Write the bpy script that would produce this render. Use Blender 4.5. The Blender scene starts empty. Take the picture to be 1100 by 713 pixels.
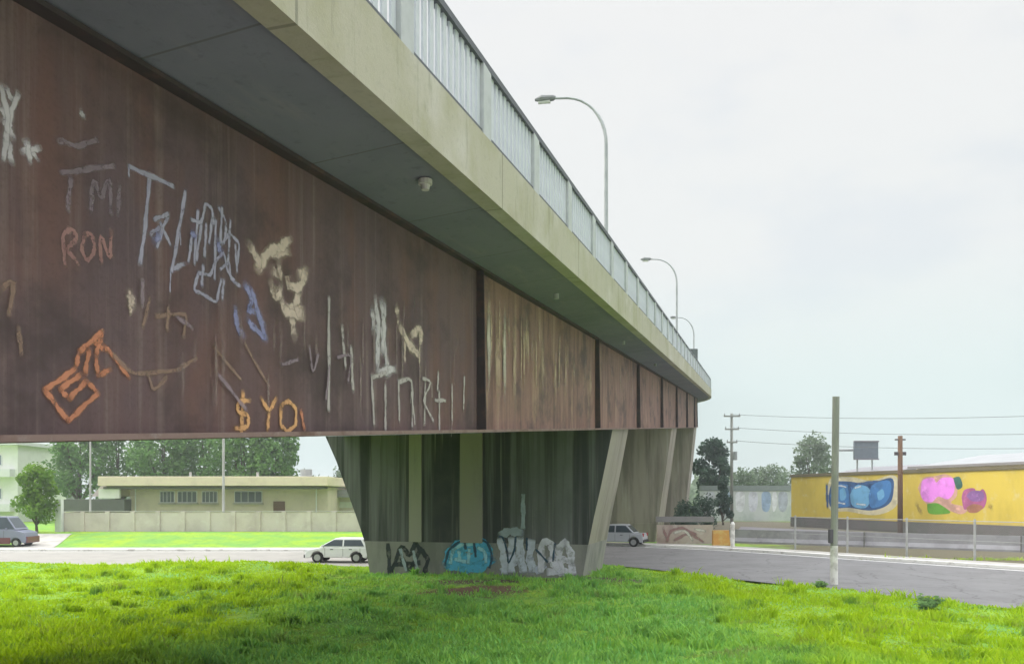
import bpy, bmesh, math, random
import numpy as np
from mathutils import Vector, Matrix, noise as mnoise

R = math.radians
rnd = random.Random(7)
SC = bpy.context.scene
COL = SC.collection
FPX, CX, HY = 860.0, 550.0, 533.0          # focal length, principal column and horizon row in photo pixels
H = 3.2                                     # eye height

def at(px, py, Y):
    return Vector(((px - CX) / FPX * Y, Y, H + (HY - py) / FPX * Y))

# ------------------------------------------------------------------ materials
def new_mat(name):
    m = bpy.data.materials.new(name); m.use_nodes = True
    nt = m.node_tree; b = nt.nodes['Principled BSDF']
    return m, nt, b

def n_mix(nt, fac, a, b):
    n = nt.nodes.new('ShaderNodeMix'); n.data_type = 'RGBA'
    for sock, v in ((0, fac), (6, a), (7, b)):
        if isinstance(v, bpy.types.NodeSocket): nt.links.new(v, n.inputs[sock])
        elif isinstance(v, (tuple, list)): n.inputs[sock].default_value = (*v[:3], 1)
        else: n.inputs[sock].default_value = v
    return n.outputs[2]

def n_noise(nt, vec, scale, detail=4, rough=.6, stretch=None, seed=0.0):
    if stretch or seed:
        mp = nt.nodes.new('ShaderNodeMapping'); mp.inputs['Scale'].default_value = stretch or (1, 1, 1)
        mp.inputs['Location'].default_value = (seed, seed * .7, seed * .3)
        nt.links.new(vec, mp.inputs[0]); vec = mp.outputs[0]
    n = nt.nodes.new('ShaderNodeTexNoise'); n.inputs['Scale'].default_value = scale
    n.inputs['Detail'].default_value = detail; n.inputs['Roughness'].default_value = rough
    nt.links.new(vec, n.inputs['Vector'])
    return n.outputs[0]

def n_ramp(nt, fac, lo, hi, a=0.0, b=1.0):
    n = nt.nodes.new('ShaderNodeMapRange'); n.interpolation_type = 'SMOOTHSTEP'
    n.inputs[1].default_value = lo; n.inputs[2].default_value = hi
    n.inputs[3].default_value = a; n.inputs[4].default_value = b
    nt.links.new(fac, n.inputs[0]); return n.outputs[0]

def n_math(nt, op, a, b=None):
    n = nt.nodes.new('ShaderNodeMath'); n.operation = op
    for i, v in enumerate((a, b)):
        if v is None: continue
        if isinstance(v, bpy.types.NodeSocket): nt.links.new(v, n.inputs[i])
        else: n.inputs[i].default_value = v
    return n.outputs[0]

def nmat(name, base, layers=(), rough=.8, coord='Object', bump=0.0, bscale=20, metal=0.0, spec=.3, rnoise=0):
    """layers: (colour, scale, stretch, lo, hi, strength)"""
    m, nt, b = new_mat(name)
    tc = nt.nodes.new('ShaderNodeTexCoord'); vec = tc.outputs[coord]
    col = nt.nodes.new('ShaderNodeRGB'); col.outputs[0].default_value = (*base, 1); c = col.outputs[0]
    for i, (lc, sc, st, lo, hi, s) in enumerate(layers):
        f = n_ramp(nt, n_noise(nt, vec, sc, 5, .62, st, 3.1 * i + 1.7), lo, hi, 0, s)
        c = n_mix(nt, f, c, lc)
    nt.links.new(c, b.inputs['Base Color'])
    b.inputs['Roughness'].default_value = rough; b.inputs['Metallic'].default_value = metal
    b.inputs['Specular IOR Level'].default_value = spec
    if bump:
        bp_ = nt.nodes.new('ShaderNodeBump'); bp_.inputs['Strength'].default_value = bump
        bp_.inputs['Distance'].default_value = .03
        nt.links.new(n_noise(nt, vec, bscale, 6, .7), bp_.inputs['Height']); nt.links.new(bp_.outputs[0], b.inputs['Normal'])
    return m

def simple(name, c, rough=.6, metal=0.0, spec=.4):
    return nmat(name, c, [(tuple(x * .8 for x in c), 3, None, .4, .7, .5)], rough, metal=metal, spec=spec)

def spray(name, c, strength=.9, grain=9.0, fade=.5, soft=.15):
    """spray paint: soft at the stroke's edge (UV v), worn by noise"""
    m, nt, b = new_mat(name)
    tc = nt.nodes.new('ShaderNodeTexCoord')
    sep = nt.nodes.new('ShaderNodeSeparateXYZ'); nt.links.new(tc.outputs['UV'], sep.inputs[0])
    d = n_math(nt, 'ABSOLUTE', n_math(nt, 'SUBTRACT', sep.outputs[1], .5))
    edge = n_math(nt, 'MULTIPLY', n_math(nt, 'ADD', n_math(nt, 'MULTIPLY', n_ramp(nt, d, .31, soft), .78), n_math(nt, 'MULTIPLY', n_ramp(nt, d, .5, .2), .22)), n_ramp(nt, sep.outputs[0], 0.0, fade))
    wear = n_ramp(nt, n_noise(nt, tc.outputs['Object'], grain, 5, .7), .30, .50, .40, 1)
    a = n_math(nt, 'MULTIPLY', n_math(nt, 'MULTIPLY', edge, wear), strength)
    cc = n_mix(nt, n_ramp(nt, n_noise(nt, tc.outputs['Object'], 3.5, 3), .35, .7), c, tuple(x * .82 for x in c))
    nt.links.new(cc, b.inputs['Base Color']); nt.links.new(a, b.inputs['Alpha'])
    b.inputs['Roughness'].default_value = .7
    return m

# ------------------------------------------------------------------ mesh building
class MB:
    def __init__(s): s.v = []; s.f = []; s.uv = []
    def add(s, verts, faces, uvs=None):
        o = len(s.v); s.v += [tuple(v) for v in verts]
        for i, f in enumerate(faces):
            s.f.append(tuple(o + k for k in f)); s.uv.append(uvs[i] if uvs else None)
        return s
    def box(s, c, d, rz=0.0, rot=None):
        M = rot or Matrix.Rotation(rz, 3, 'Z'); c = Vector(c)
        vs = [c + M @ Vector((x * d[0] / 2, y * d[1] / 2, z * d[2] / 2)) for x in (-1, 1) for y in (-1, 1) for z in (-1, 1)]
        return s.add(vs, [(0, 1, 3, 2), (4, 6, 7, 5), (0, 4, 5, 1), (2, 3, 7, 6), (0, 2, 6, 4), (1, 5, 7, 3)])
    def tube(s, pts, r, n=8, cap=True):
        pts = [Vector(p) for p in pts]; rs = r if isinstance(r, (list, tuple)) else [r] * len(pts)
        rings = []
        up0 = None
        for i, p in enumerate(pts):
            d = (pts[min(i + 1, len(pts) - 1)] - pts[max(i - 1, 0)]).normalized()
            ref = Vector((0, 0, 1)) if abs(d.z) < .9 else Vector((1, 0, 0))
            if up0 is not None: ref = up0
            a = d.cross(ref).normalized(); b = a.cross(d).normalized(); up0 = b
            rings.append([p + (a * math.cos(k * 2 * math.pi / n) + b * math.sin(k * 2 * math.pi / n)) * rs[i] for k in range(n)])
        vs = [v for q in rings for v in q]; fs = []
        for i in range(len(pts) - 1):
            for k in range(n):
                fs.append((i * n + k, i * n + (k + 1) % n, (i + 1) * n + (k + 1) % n, (i + 1) * n + k))
        if cap: fs += [tuple(range(n))[::-1], tuple((len(pts) - 1) * n + k for k in range(n))]
        return s.add(vs, fs)
    def prism(s, poly, vec):
        """closed planar polygon (3D points) extruded by vec"""
        n = len(poly); vec = Vector(vec)
        vs = [Vector(p) for p in poly] + [Vector(p) + vec for p in poly]
        fs = [tuple(range(n))[::-1], tuple(range(n, 2 * n))]
        fs += [(k, (k + 1) % n, n + (k + 1) % n, n + k) for k in range(n)]
        return s.add(vs, fs)
    def quad(s, a, b, c, d): return s.add([a, b, c, d], [(0, 1, 2, 3)])

def wloc(o):
    v = Vector((0, 0, 0))
    while o is not None: v += o.location; o = o.parent
    return v

def build(mb, name, mat, parent=None, loc=None, smooth=False, bevel=0.0, local=False):
    """links ONE mesh object; vertices are world coordinates unless local"""
    me = bpy.data.meshes.new(name)
    off = Vector((0, 0, 0))
    if not local:
        off = wloc(parent) if parent else (Vector(loc) if loc is not None else Vector((0, 0, 0)))
    me.from_pydata([tuple(Vector(v) - off) for v in mb.v], [], mb.f)
    if any(u for u in mb.uv):
        ul = me.uv_layers.new(name='UVMap')
        for p, u in zip(me.polygons, mb.uv):
            if u:
                for k, li in enumerate(p.loop_indices): ul.data[li].uv = u[k]
    bm = bmesh.new(); bm.from_mesh(me)
    bmesh.ops.recalc_face_normals(bm, faces=bm.faces)
    if bevel:
        es = [e for e in bm.edges if len(e.link_faces) == 2 and e.calc_face_angle(0) > .6]
        bmesh.ops.bevel(bm, geom=es, offset=bevel, segments=2, affect='EDGES', profile=.6)
    bm.to_mesh(me); bm.free()
    if smooth:
        for p in me.polygons: p.use_smooth = True
    if mat: me.materials.append(mat)
    o = bpy.data.objects.new(name, me); COL.objects.link(o)
    if parent: o.parent = parent
    elif loc is not None: o.location = loc
    return o

def tag(o, label=None, cat=None, group=None, kind=None):
    if label: o['label'] = label
    if cat: o['category'] = cat
    if group: o['group'] = group
    if kind: o['kind'] = kind
    return o

def empty(name, loc, rz=0.0):
    o = bpy.data.objects.new(name, None); COL.objects.link(o)
    o.location = loc; o.rotation_euler.z = rz; o.empty_display_size = .3
    return o

def copy_tree(o, parent=None):
    c = o.copy(); COL.objects.link(c); c.parent = parent
    for ch in [x for x in o.children]: copy_tree(ch, c)
    return c

def sm(a, b, x):
    t = np.clip((np.asarray(x, dtype=float) - a) / (b - a), 0, 1); return t * t * (3 - 2 * t)

# ------------------------------------------------------------------ terrain and road
def catmull(P, n=10):
    out = []
    for i in range(len(P) - 1):
        p0, p1, p2, p3 = P[max(i - 1, 0)], P[i], P[i + 1], P[min(i + 2, len(P) - 1)]
        for k in range(n):
            t = k / n
            out.append(tuple(.5 * ((2 * b) + (-a + c) * t + (2 * a - 5 * b + 4 * c - d) * t * t + (-a + 3 * b - 3 * c + d) * t ** 3)
                             for a, b, c, d in zip(p0, p1, p2, p3)))
    out.append(P[-1]); return out

NEAR = catmull([(48, -26), (34, -6), (21, 13.3), (14.4, 22.7), (10.4, 28.4), (7.6, 32.6), (5.7, 36), (2, 39.4), (-5, 41.2), (-14, 41.4), (-30, 41.4), (-110, 41.4)], 12)
FAR = catmull([(61, -18), (47, 2), (31, 23.2), (22.3, 34.9), (17.7, 41), (13.6, 46.6), (10.2, 50.0), (4, 52.6), (-5, 53), (-14, 53), (-30, 53), (-110, 53)], 12)
CEN = np.array([((a[0] + b[0]) / 2, (a[1] + b[1]) / 2) for a, b in zip(NEAR, FAR)])
HWD = np.array([math.dist(a, b) / 2 for a, b in zip(NEAR, FAR)])
NEARA = np.array(NEAR); FARA = np.array(FAR)

def seg_dist(px, py, P):
    best = np.full(px.shape, 1e9)
    for i in range(len(P) - 1):
        ax, ay = P[i]; dx, dy = P[i + 1][0] - ax, P[i + 1][1] - ay
        t = np.clip(((px - ax) * dx + (py - ay) * dy) / (dx * dx + dy * dy + 1e-9), 0, 1)
        best = np.minimum(best, np.hypot(px - ax - t * dx, py - ay - t * dy))
    return best

POLY = list(NEAR) + list(FAR)[::-1]
def in_road(px, py):
    ins = np.zeros(px.shape, bool); n = len(POLY); j = n - 1
    for i in range(n):
        xi, yi = POLY[i]; xj, yj = POLY[j]
        if yi != yj:
            c = ((yi > py) != (yj > py)) & (px < (xj - xi) * (py - yi) / (yj - yi) + xi)
            ins ^= c
        j = i
    return ins

def wav(x, y):
    return (np.sin(x * .55 + 1.3 * np.sin(y * .31)) * np.sin(y * .47 + .8) + .6 * np.sin(x * 1.3 + y * .9 + 1.1) * np.sin(y * 1.1 - x * .4)) / 1.6

def road_z(x, y):
    return -.42 * sm(5, -7, x) * sm(33, 41, y) * sm(68, 56, y)

def ground_z(x, y):
    x = np.asarray(x, float); y = np.asarray(y, float)
    z = road_z(x, y)
    emb = 1.5 * (1 - sm(2, 19, y)) * sm(40, 15, np.abs(x))
    near = sm(40, 34, y) * sm(12.5, 8, x - (32 - y) * .6)
    bump = (.12 * wav(x, y) + .05 * wav(x * 2.1 + 1, y * 1.9 + 2)) * near * sm(60, 30, np.abs(x))
    crest = .30 * np.exp(-((y - 35) / 3.0) ** 2) * sm(-5, -9, x) * sm(40, 38.5, y)
    dipr = .12 * np.exp(-((x - 5.5) / 3.5) ** 2 - ((y - 24) / 4) ** 2)
    far = .25 * sm(55, 66, y) * sm(2, -8, x)
    return z + emb + bump + crest + dipr + far

def gz(x, y): return float(ground_z(np.array([x]), np.array([y]))[0])

def make_ground():
    fx = np.concatenate([-np.geomspace(700, 62, 18), np.arange(-60, 60.1, .6), np.geomspace(62, 700, 18)])
    fy = np.concatenate([-np.geomspace(500, 32, 14), np.arange(-30, 110.1, .6), np.geomspace(113, 680, 18)])
    X, Y = np.meshgrid(fx, fy)
    Z = ground_z(X, Y)
    ins = in_road(X, Y)
    d = np.minimum(seg_dist(X, Y, NEAR), seg_dist(X, Y, FAR))
    Z = np.where(ins, Z - .12 * np.clip(d / .6, 0, 1) - .012, Z)
    nx, ny = len(fx), len(fy)
    me = bpy.data.meshes.new('ground')
    co = np.stack([X, Y, Z], -1).reshape(-1, 3)
    idx = np.arange(nx * ny).reshape(ny, nx)
    fs = np.stack([idx[:-1, :-1], idx[:-1, 1:], idx[1:, 1:], idx[1:, :-1]], -1).reshape(-1, 4)
    me.from_pydata(co.tolist(), [], fs.tolist())
    for p in me.polygons: p.use_smooth = True
    o = bpy.data.objects.new('ground', me); COL.objects.link(o); tag(o, kind='structure')
    m, nt, b = new_mat('turf')
    g = nt.nodes.new('ShaderNodeNewGeometry'); pos = g.outputs['Position']
    c = n_mix(nt, n_ramp(nt, n_noise(nt, pos, .35, 5, .6), .35, .68), (.17, .36, .08), (.28, .43, .03))
    c = n_mix(nt, n_ramp(nt, n_noise(nt, pos, 2.3, 5, .7, None, 4), .46, .72, 0, .8), c, (.11, .24, .06))
    c = n_mix(nt, n_ramp(nt, n_noise(nt, pos, .9, 5, .7, None, 9), .60, .74, 0, .55), c, (.16, .13, .06))
    # bare trodden soil in front of the pier, and dry verge beyond the road
    sx = nt.nodes.new('ShaderNodeSeparateXYZ'); nt.links.new(pos, sx.inputs[0])
    def blob(cx, cy, rx, ry, nsc, amt):
        a = n_math(nt, 'MULTIPLY', n_math(nt, 'SUBTRACT', sx.outputs[0], cx), 1 / rx)
        q = n_math(nt, 'MULTIPLY', n_math(nt, 'SUBTRACT', sx.outputs[1], cy), 1 / ry)
        dd = n_math(nt, 'SQRT', n_math(nt, 'ADD', n_math(nt, 'POWER', a, 2.0), n_math(nt, 'POWER', q, 2.0)))
        dd = n_math(nt, 'ADD', dd, n_math(nt, 'MULTIPLY', n_noise(nt, pos, nsc, 5, .7), amt))
        return n_ramp(nt, dd, 1.5, 1.1)
    c = n_mix(nt, blob(-1.2, 27.2, 2.2, 2.0, 1.2, .9), c, (.16, .115, .075))
    c = n_mix(nt, blob(1.0, 30.3, 5.0, 1.1, 1.2, .8), c, (.11, .10, .065))
    c = n_mix(nt, blob(-8, -12, 60, 22, .6, .5), c, (.36, .325, .30))  # pale gravel out of view, added to bounce neutral light onto the bridge
    c = n_mix(nt, blob(30, 76, 24, 32, .3, .8), c, (.17, .155, .115))
    c = n_mix(nt, blob(23, 44, 9, 12, .5, .8), c, (.14, .125, .075))
    nt.links.new(c, b.inputs['Base Color']); b.inputs['Roughness'].default_value = .95
    b.inputs['Specular IOR Level'].default_value = .1
    bp_ = nt.nodes.new('ShaderNodeBump'); bp_.inputs['Strength'].default_value = .8; bp_.inputs['Distance'].default_value = .08
    nt.links.new(n_noise(nt, pos, 7, 6, .75), bp_.inputs['Height']); nt.links.new(bp_.outputs[0], b.inputs['Normal'])
    me.materials.append(m)
make_ground()

# road: strip with its own sheet, kerb on the far side, painted line
def strip(A, B, dz, n=8):
    mb = MB(); m = len(A); vs = []
    for i in range(m):
        for k in range(n + 1):
            t = k / n; x = A[i][0] * (1 - t) + B[i][0] * t; y = A[i][1] * (1 - t) + B[i][1] * t
            vs.append((x, y, float(road_z(x, y)) + dz))
    fs = [(i * (n + 1) + k, i * (n + 1) + k + 1, (i + 1) * (n + 1) + k + 1, (i + 1) * (n + 1) + k) for i in range(m - 1) for k in range(n)]
    mb.add(vs, fs); return mb

def road_mat():
    m, nt, b = new_mat('asphalt')
    g = nt.nodes.new('ShaderNodeNewGeometry'); pos = g.outputs['Position']
    c = n_mix(nt, n_ramp(nt, n_noise(nt, pos, .5, 5, .65), .35, .7), (.20, .20, .203), (.155, .153, .156))
    c = n_mix(nt, n_ramp(nt, n_noise(nt, pos, 60, 3, .7), .4, .7, 0, .5), c, (.08, .08, .08))
    c = n_mix(nt, n_ramp(nt, n_noise(nt, pos, 1.1, 5, .7, None, 5), .58, .66, 0, .45), c, (.09, .087, .087))
    vo = nt.nodes.new('ShaderNodeTexVoronoi'); vo.feature = 'DISTANCE_TO_EDGE'; vo.inputs['Scale'].default_value = .38
    wv = nt.nodes.new('ShaderNodeVectorMath'); wv.operation = 'ADD'; nt.links.new(pos, wv.inputs[0])
    cb_ = nt.nodes.new('ShaderNodeCombineXYZ'); nt.links.new(n_noise(nt, pos, .9, 5, .7), cb_.inputs[0]); nt.links.new(n_noise(nt, pos, .8, 5, .7, None, 3), cb_.inputs[1])
    nt.links.new(cb_.outputs[0], wv.inputs[1]); nt.links.new(wv.outputs[0], vo.inputs['Vector'])
    c = n_mix(nt, n_ramp(nt, vo.outputs['Distance'], .014, .004, 0, .6), c, (.06, .058, .06))
    # worn pale concrete slabs on the stretch left of the bridge
    sx = nt.nodes.new('ShaderNodeSeparateXYZ'); nt.links.new(pos, sx.inputs[0])
    f = n_ramp(nt, sx.outputs[0], -5.0, -5.3)
    cc = n_mix(nt, n_ramp(nt, n_noise(nt, pos, .8, 5, .7, None, 3), .35, .7), (.30, .29, .265), (.245, .24, .22))
    c = n_mix(nt, f, c, cc)
    nt.links.new(c, b.inputs['Base Color']); b.inputs['Roughness'].default_value = .85
    return m
M_ROAD = road_mat()
tag(build(strip(NEAR, FAR, .0), 'road', M_ROAD), kind='structure')

def offset(P, d):
    out = []
    for i in range(len(P)):
        a = P[max(i - 1, 0)]; c = P[min(i + 1, len(P) - 1)]
        tx, ty = c[0] - a[0], c[1] - a[1]; L = math.hypot(tx, ty) + 1e-9
        out.append((P[i][0] + ty / L * d, P[i][1] - tx / L * d))
    return out
M_WHITE = nmat('white_paint', (.78, .78, .76), [((.5, .49, .46), 3, None, .5, .7, .7)], .6)
M_CONC = nmat('pale_concrete', (.42, .41, .38), [((.28, .27, .25), 1.2, None, .4, .7, .8), ((.2, .2, .18), 5, None, .55, .75, .5)], .9, bump=.3)
M_KERB = nmat('whitewashed_kerb', (.80, .79, .75), [((.45, .43, .4), 2, None, .52, .68, .8)], .8)
def kerb(P, d0, d1, name, m, top=.13, rng=None):
    A = offset(P, d0); B = offset(P, d1); mb = MB()
    vs = []
    for a, b in zip(A, B):
        z = float(road_z(*a))
        vs += [(a[0], a[1], z - .2), (a[0], a[1], z + top), (b[0], b[1], z + top), (b[0], b[1], z - .2)]
    fs = []
    for i in range(len(A) - 1):
        for k in range(3): fs.append((i * 4 + k, (i + 1) * 4 + k, (i + 1) * 4 + k + 1, i * 4 + k + 1))
    mb.add(vs, fs)
    return tag(build(mb, name, m), kind='structure')
kerb(FAR, .02, .38, 'kerb', M_KERB, .14)
kerb(FAR, .385, 2.1, 'pavement', M_CONC, .12)
lnA = [(a[0] * .045 + b[0] * .955, a[1] * .045 + b[1] * .955) for a, b in zip(NEAR, FAR)]
lnB = [(a[0] * .028 + b[0] * .972, a[1] * .028 + b[1] * .972) for a, b in zip(NEAR, FAR)]
tag(build(strip(lnA, lnB, .004, 1), 'road_line', M_WHITE), kind='structure')

# service road and dry verge on the right, footpath to the house on the left
def flat_quad(pts, z, name, m, n=6):
    a, b, c, d = [Vector((*p, 0)) for p in pts]; mb = MB(); vs = []
    for i in range(n + 1):
        for j in range(n + 1):
            p = a.lerp(b, i / n).lerp(d.lerp(c, i / n), j / n); vs.append((p.x, p.y, gz(p.x, p.y) + z))
    fs = [(i * (n + 1) + j, i * (n + 1) + j + 1, (i + 1) * (n + 1) + j + 1, (i + 1) * (n + 1) + j) for i in range(n) for j in range(n)]
    mb.add(vs, fs)
    return tag(build(mb, name, m), kind='structure')
M_GREYROAD = nmat('grey_gravelled_tar', (.21, .20, .215), [((.15, .145, .15), .6, None, .4, .7, .8)], .9)
flat_quad([(17.6, 64), (24.3, 85), (60, 20), (47, 20)], .012, 'service_road', M_GREYROAD, 14)
flat_quad([(-33.8, 53.1), (-31.0, 53.1), (-35.6, 64.8), (-38.4, 64.8)], .03, 'footpath', M_CONC, 16)

# ------------------------------------------------------------------ bridge path
S0, RAD, SL = 86.0, 110.0, .0837
TH0 = R(16.2)
tabS = np.arange(0, 200.01, .25)
th = TH0 - np.clip(tabS - S0, 0, None) / RAD
slope = SL * (1 - sm(100, 150, tabS))
cxs = np.concatenate([[0], np.cumsum(.25 * np.sin((th[1:] + th[:-1]) / 2))])
cys = np.concatenate([[0], np.cumsum(.25 * np.cos((th[1:] + th[:-1]) / 2))])
czs = np.concatenate([[0], np.cumsum(.25 * (slope[1:] + slope[:-1]) / 2)])
def heading(s): return TH0 if s <= S0 else TH0 - (s - S0) / RAD
def bp(s, lat, up):
    if s < 0: x, y, z = s * math.sin(TH0), s * math.cos(TH0), s * SL
    else: x, y, z = (float(np.interp(s, tabS, t)) for t in (cxs, cys, czs))
    h = heading(s)
    return Vector((x - math.cos(h) * lat, y + math.sin(h) * lat, H + .011 + z + up))
SLIST = [-24] + [float(s) for s in range(-20, 86, 6)] + [float(s) for s in range(86, 177, 3)]
def sweep(mb, prof, sl=SLIST, close=True):
    n = len(prof); vs = []; cum = [0]
    for i in range(n): cum.append(cum[-1] + math.dist(prof[i], prof[(i + 1) % n]))
    for s in sl: vs += [bp(s, a, u) for a, u in prof]
    fs, uv = [], []
    for i in range(len(sl) - 1):
        for k in range(n):
            fs.append((i * n + k, (i + 1) * n + k, (i + 1) * n + (k + 1) % n, i * n + (k + 1) % n))
            u0, u1, w0, w1 = sl[i], sl[i + 1], cum[k], cum[k + 1]
            uv.append([(u0, w0), (u1, w0), (u1, w1), (u0, w1)])
    fs += [tuple(range(n)), tuple((len(sl) - 1) * n + k for k in range(n))[::-1]]
    uv += [[(0, 0)] * n, [(0, 0)] * n]
    return mb.add(vs, fs, uv)

def rust_mat():
    m, nt, b = new_mat('weathering_steel')
    tc = nt.nodes.new('ShaderNodeTexCoord'); uv = tc.outputs['UV']; ob = tc.outputs['Object']
    sp = nt.nodes.new('ShaderNodeSeparateXYZ'); nt.links.new(uv, sp.inputs[0])
    c = n_mix(nt, n_ramp(nt, n_noise(nt, uv, .35, 4, .6), .35, .65), (.165, .108, .108), (.135, .096, .106))
    # plates further along are redder and paler than the first
    pan = n_ramp(nt, sp.outputs[0], 14.7, 14.9)
    c = n_mix(nt, n_math(nt, 'MULTIPLY', pan, .85), c, (.35, .205, .165))
    c = n_mix(nt, n_ramp(nt, n_noise(nt, uv, 1.0, 4, .6, (.9, .4, 1), 2), .45, .7, 0, .55), c, (.20, .10, .075))
    c = n_mix(nt, n_ramp(nt, n_noise(nt, uv, 1.0, 5, .65, (4, .22, 1), 5), .46, .72, 0, .55), c, (.10, .068, .064))
    c = n_mix(nt, n_ramp(nt, n_noise(nt, uv, 1.0, 5, .65, (7, .18, 1), 8), .52, .74, 0, .45), c, (.30, .235, .215))
    # tan and chalky runs on the plates beyond the first joint, and sooty blotches on all of them
    tn = n_math(nt, 'MULTIPLY', pan, n_ramp(nt, n_noise(nt, uv, 1.0, 4, .6, (2.6, .35, 1), 21), .54, .68, 0, .6))
    c = n_mix(nt, tn, c, (.46, .32, .23))
    tk = n_math(nt, 'MULTIPLY', pan, n_ramp(nt, n_noise(nt, uv, 1.0, 4, .6, (3.4, .3, 1), 31), .48, .66, 0, .7))
    c = n_mix(nt, tk, c, (.16, .095, .08))
    c = n_mix(nt, n_ramp(nt, n_noise(nt, uv, 1.0, 5, .65, (.8, .9, 1), 41), .46, .70, 0, .75), c, (.070, .054, .054))
    c = n_mix(nt, n_ramp(nt, n_noise(nt, ob, 26, 5, .75), .45, .75, 0, .4), c, (.09, .062, .052))
    nt.links.new(c, b.inputs['Base Color']); b.inputs['Roughness'].default_value = .72
    b.inputs['Specular IOR Level'].default_value = .25
    bp_ = nt.nodes.new('ShaderNodeBump'); bp_.inputs['Strength'].default_value = .25; bp_.inputs['Distance'].default_value = .01
    nt.links.new(n_noise(nt, ob, 14, 6, .75), bp_.inputs['Height']); nt.links.new(bp_.outputs[0], b.inputs['Normal'])
    return m
M_RUST = rust_mat()
M_RUST2 = nmat('dark_steel_plate', (.060, .050, .052), [((.11, .07, .06), 3, None, .45, .7, .7)], .75)
M_LIP = nmat('pale_rust_flange', (.26, .185, .165), [((.15, .09, .07), 2, None, .45, .7, .8), ((.33, .28, .26), 7, None, .55, .75, .6)], .75)
M_FASCIA = nmat('mossy_concrete_edge', (.43, .42, .33),
                [((.36, .355, .24), 1.0, (.9, .8, 1), .42, .68, .85), ((.54, .53, .48), .5, None, .5, .7, .7),
                 ((.20, .205, .155), 1.0, (5, .8, 1), .58, .76, .6), ((.30, .30, .25), 14, None, .5, .75, .4)], .9, 'UV', .25, 30)
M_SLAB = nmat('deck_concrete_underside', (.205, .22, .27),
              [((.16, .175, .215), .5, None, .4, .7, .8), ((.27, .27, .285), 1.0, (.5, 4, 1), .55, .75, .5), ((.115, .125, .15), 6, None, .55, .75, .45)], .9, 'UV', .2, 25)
def joints(m, period, width, col, f=.8):
    nt = m.node_tree; b = nt.nodes['Principled BSDF']; old = b.inputs['Base Color'].links[0].from_socket
    tc = nt.nodes.new('ShaderNodeTexCoord'); sp = nt.nodes.new('ShaderNodeSeparateXYZ'); nt.links.new(tc.outputs['UV'], sp.inputs[0])
    a = n_math(nt, 'PINGPONG', n_math(nt, 'DIVIDE', sp.outputs[0], period), .5)
    nt.links.new(n_mix(nt, n_ramp(nt, a, width / period, width * .4 / period, 0, f), old, col), b.inputs['Base Color'])
joints(M_FASCIA, 5.6, .03, (.10, .105, .085), .5); joints(M_SLAB, 2.8, .02, (.12, .125, .13), .7)
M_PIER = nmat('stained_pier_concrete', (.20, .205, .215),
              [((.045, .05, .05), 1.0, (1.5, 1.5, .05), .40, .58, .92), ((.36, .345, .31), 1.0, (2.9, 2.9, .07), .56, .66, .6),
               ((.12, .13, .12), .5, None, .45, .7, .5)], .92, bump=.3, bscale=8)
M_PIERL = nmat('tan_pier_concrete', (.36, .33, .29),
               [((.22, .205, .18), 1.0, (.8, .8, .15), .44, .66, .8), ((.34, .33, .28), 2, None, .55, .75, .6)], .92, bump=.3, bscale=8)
M_RAIL = nmat('grey_painted_baluster', (.56, .60, .64), [((.44, .48, .52), 2, (1, 1, .5), .42, .68, .8), ((.30, .24, .2), 5, None, .66, .78, .5)], .6)
M_POST = nmat('blue_grey_post', (.47, .50, .51), [((.38, .41, .42), 3, None, .42, .68, .8)], .7)
M_HAND = simple('dark_handrail', (.085, .095, .11), .55)
M_ASPH = nmat('deck_asphalt', (.06, .06, .06), [((.04, .04, .04), 2, None, .4, .7, .8)], .9)

bridge = empty('road_bridge', bp(30.8, 10.6, 0).xyz * Vector((1, 1, 0)) if False else (bp(30.8, 10.6, 0).x, bp(30.8, 10.6, 0).y, 0))
tag(bridge, 'long road bridge on rusty steel girders covered in graffiti, rising away on flared concrete piers', 'bridge')
mb = MB(); sweep(mb, [(3.662, 3.31), (4.2, 3.26), (5.0, 3.19), (16.3, 3.19), (17.1, 3.26), (17.638, 3.31), (17.638, 3.86), (3.662, 3.86)])
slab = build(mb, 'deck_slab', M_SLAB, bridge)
mb = MB(); sweep(mb, [(6.2, 3.863), (15.1, 3.863), (15.1, 3.9), (6.2, 3.9)]); build(mb, 'carriageway', M_ASPH, bridge)
for a in (3.4, 17.64):
    mb = MB(); sweep(mb, [(a, 3.25), (a + .26, 3.25), (a + .26, 4.05), (a, 4.05)]); build(mb, 'edge_beam', M_FASCIA, bridge)
girders = []
for a in (5.0, 8.75, 12.5, 16.25):
    mb = MB(); sweep(mb, [(a, .052), (a + .05, .052), (a + .05, 3.138), (a, 3.138)])
    g = build(mb, 'girder', M_RUST, bridge); girders.append(g)
    mb = MB(); sweep(mb, [(a - .2, 0), (a + .25, 0), (a + .25, .05), (a - .2, .05)]); build(mb, 'bottom_flange', M_LIP, g)
    mb = MB(); sweep(mb, [(a - .14, 3.14), (a + .19, 3.14), (a + .19, 3.186), (a - .14, 3.186)]); build(mb, 'top_flange', M_RUST2, g)
girder = girders[0]
girder['label'] = 'rusty outer steel girder sprayed with graffiti tags'
for s in (2.8 - 11.8, 14.75, 27.6, 38.8, 50.2, 61.5, 72.8, 84, 95, 106, 117):
    mb = MB()
    p = [bp(s, 4.81, .053), bp(s, 4.998, .053), bp(s, 4.998, 3.136), bp(s, 4.86, 3.136)]
    d = (bp(s + .03, 4.9, 1) - bp(s, 4.9, 1))
    mb.prism(p, d); build(mb, 'stiffener', M_RUST2, girder)
M_WHITEW0 = simple('dull_white_plastic', (.55, .55, .53), .6)
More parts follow.
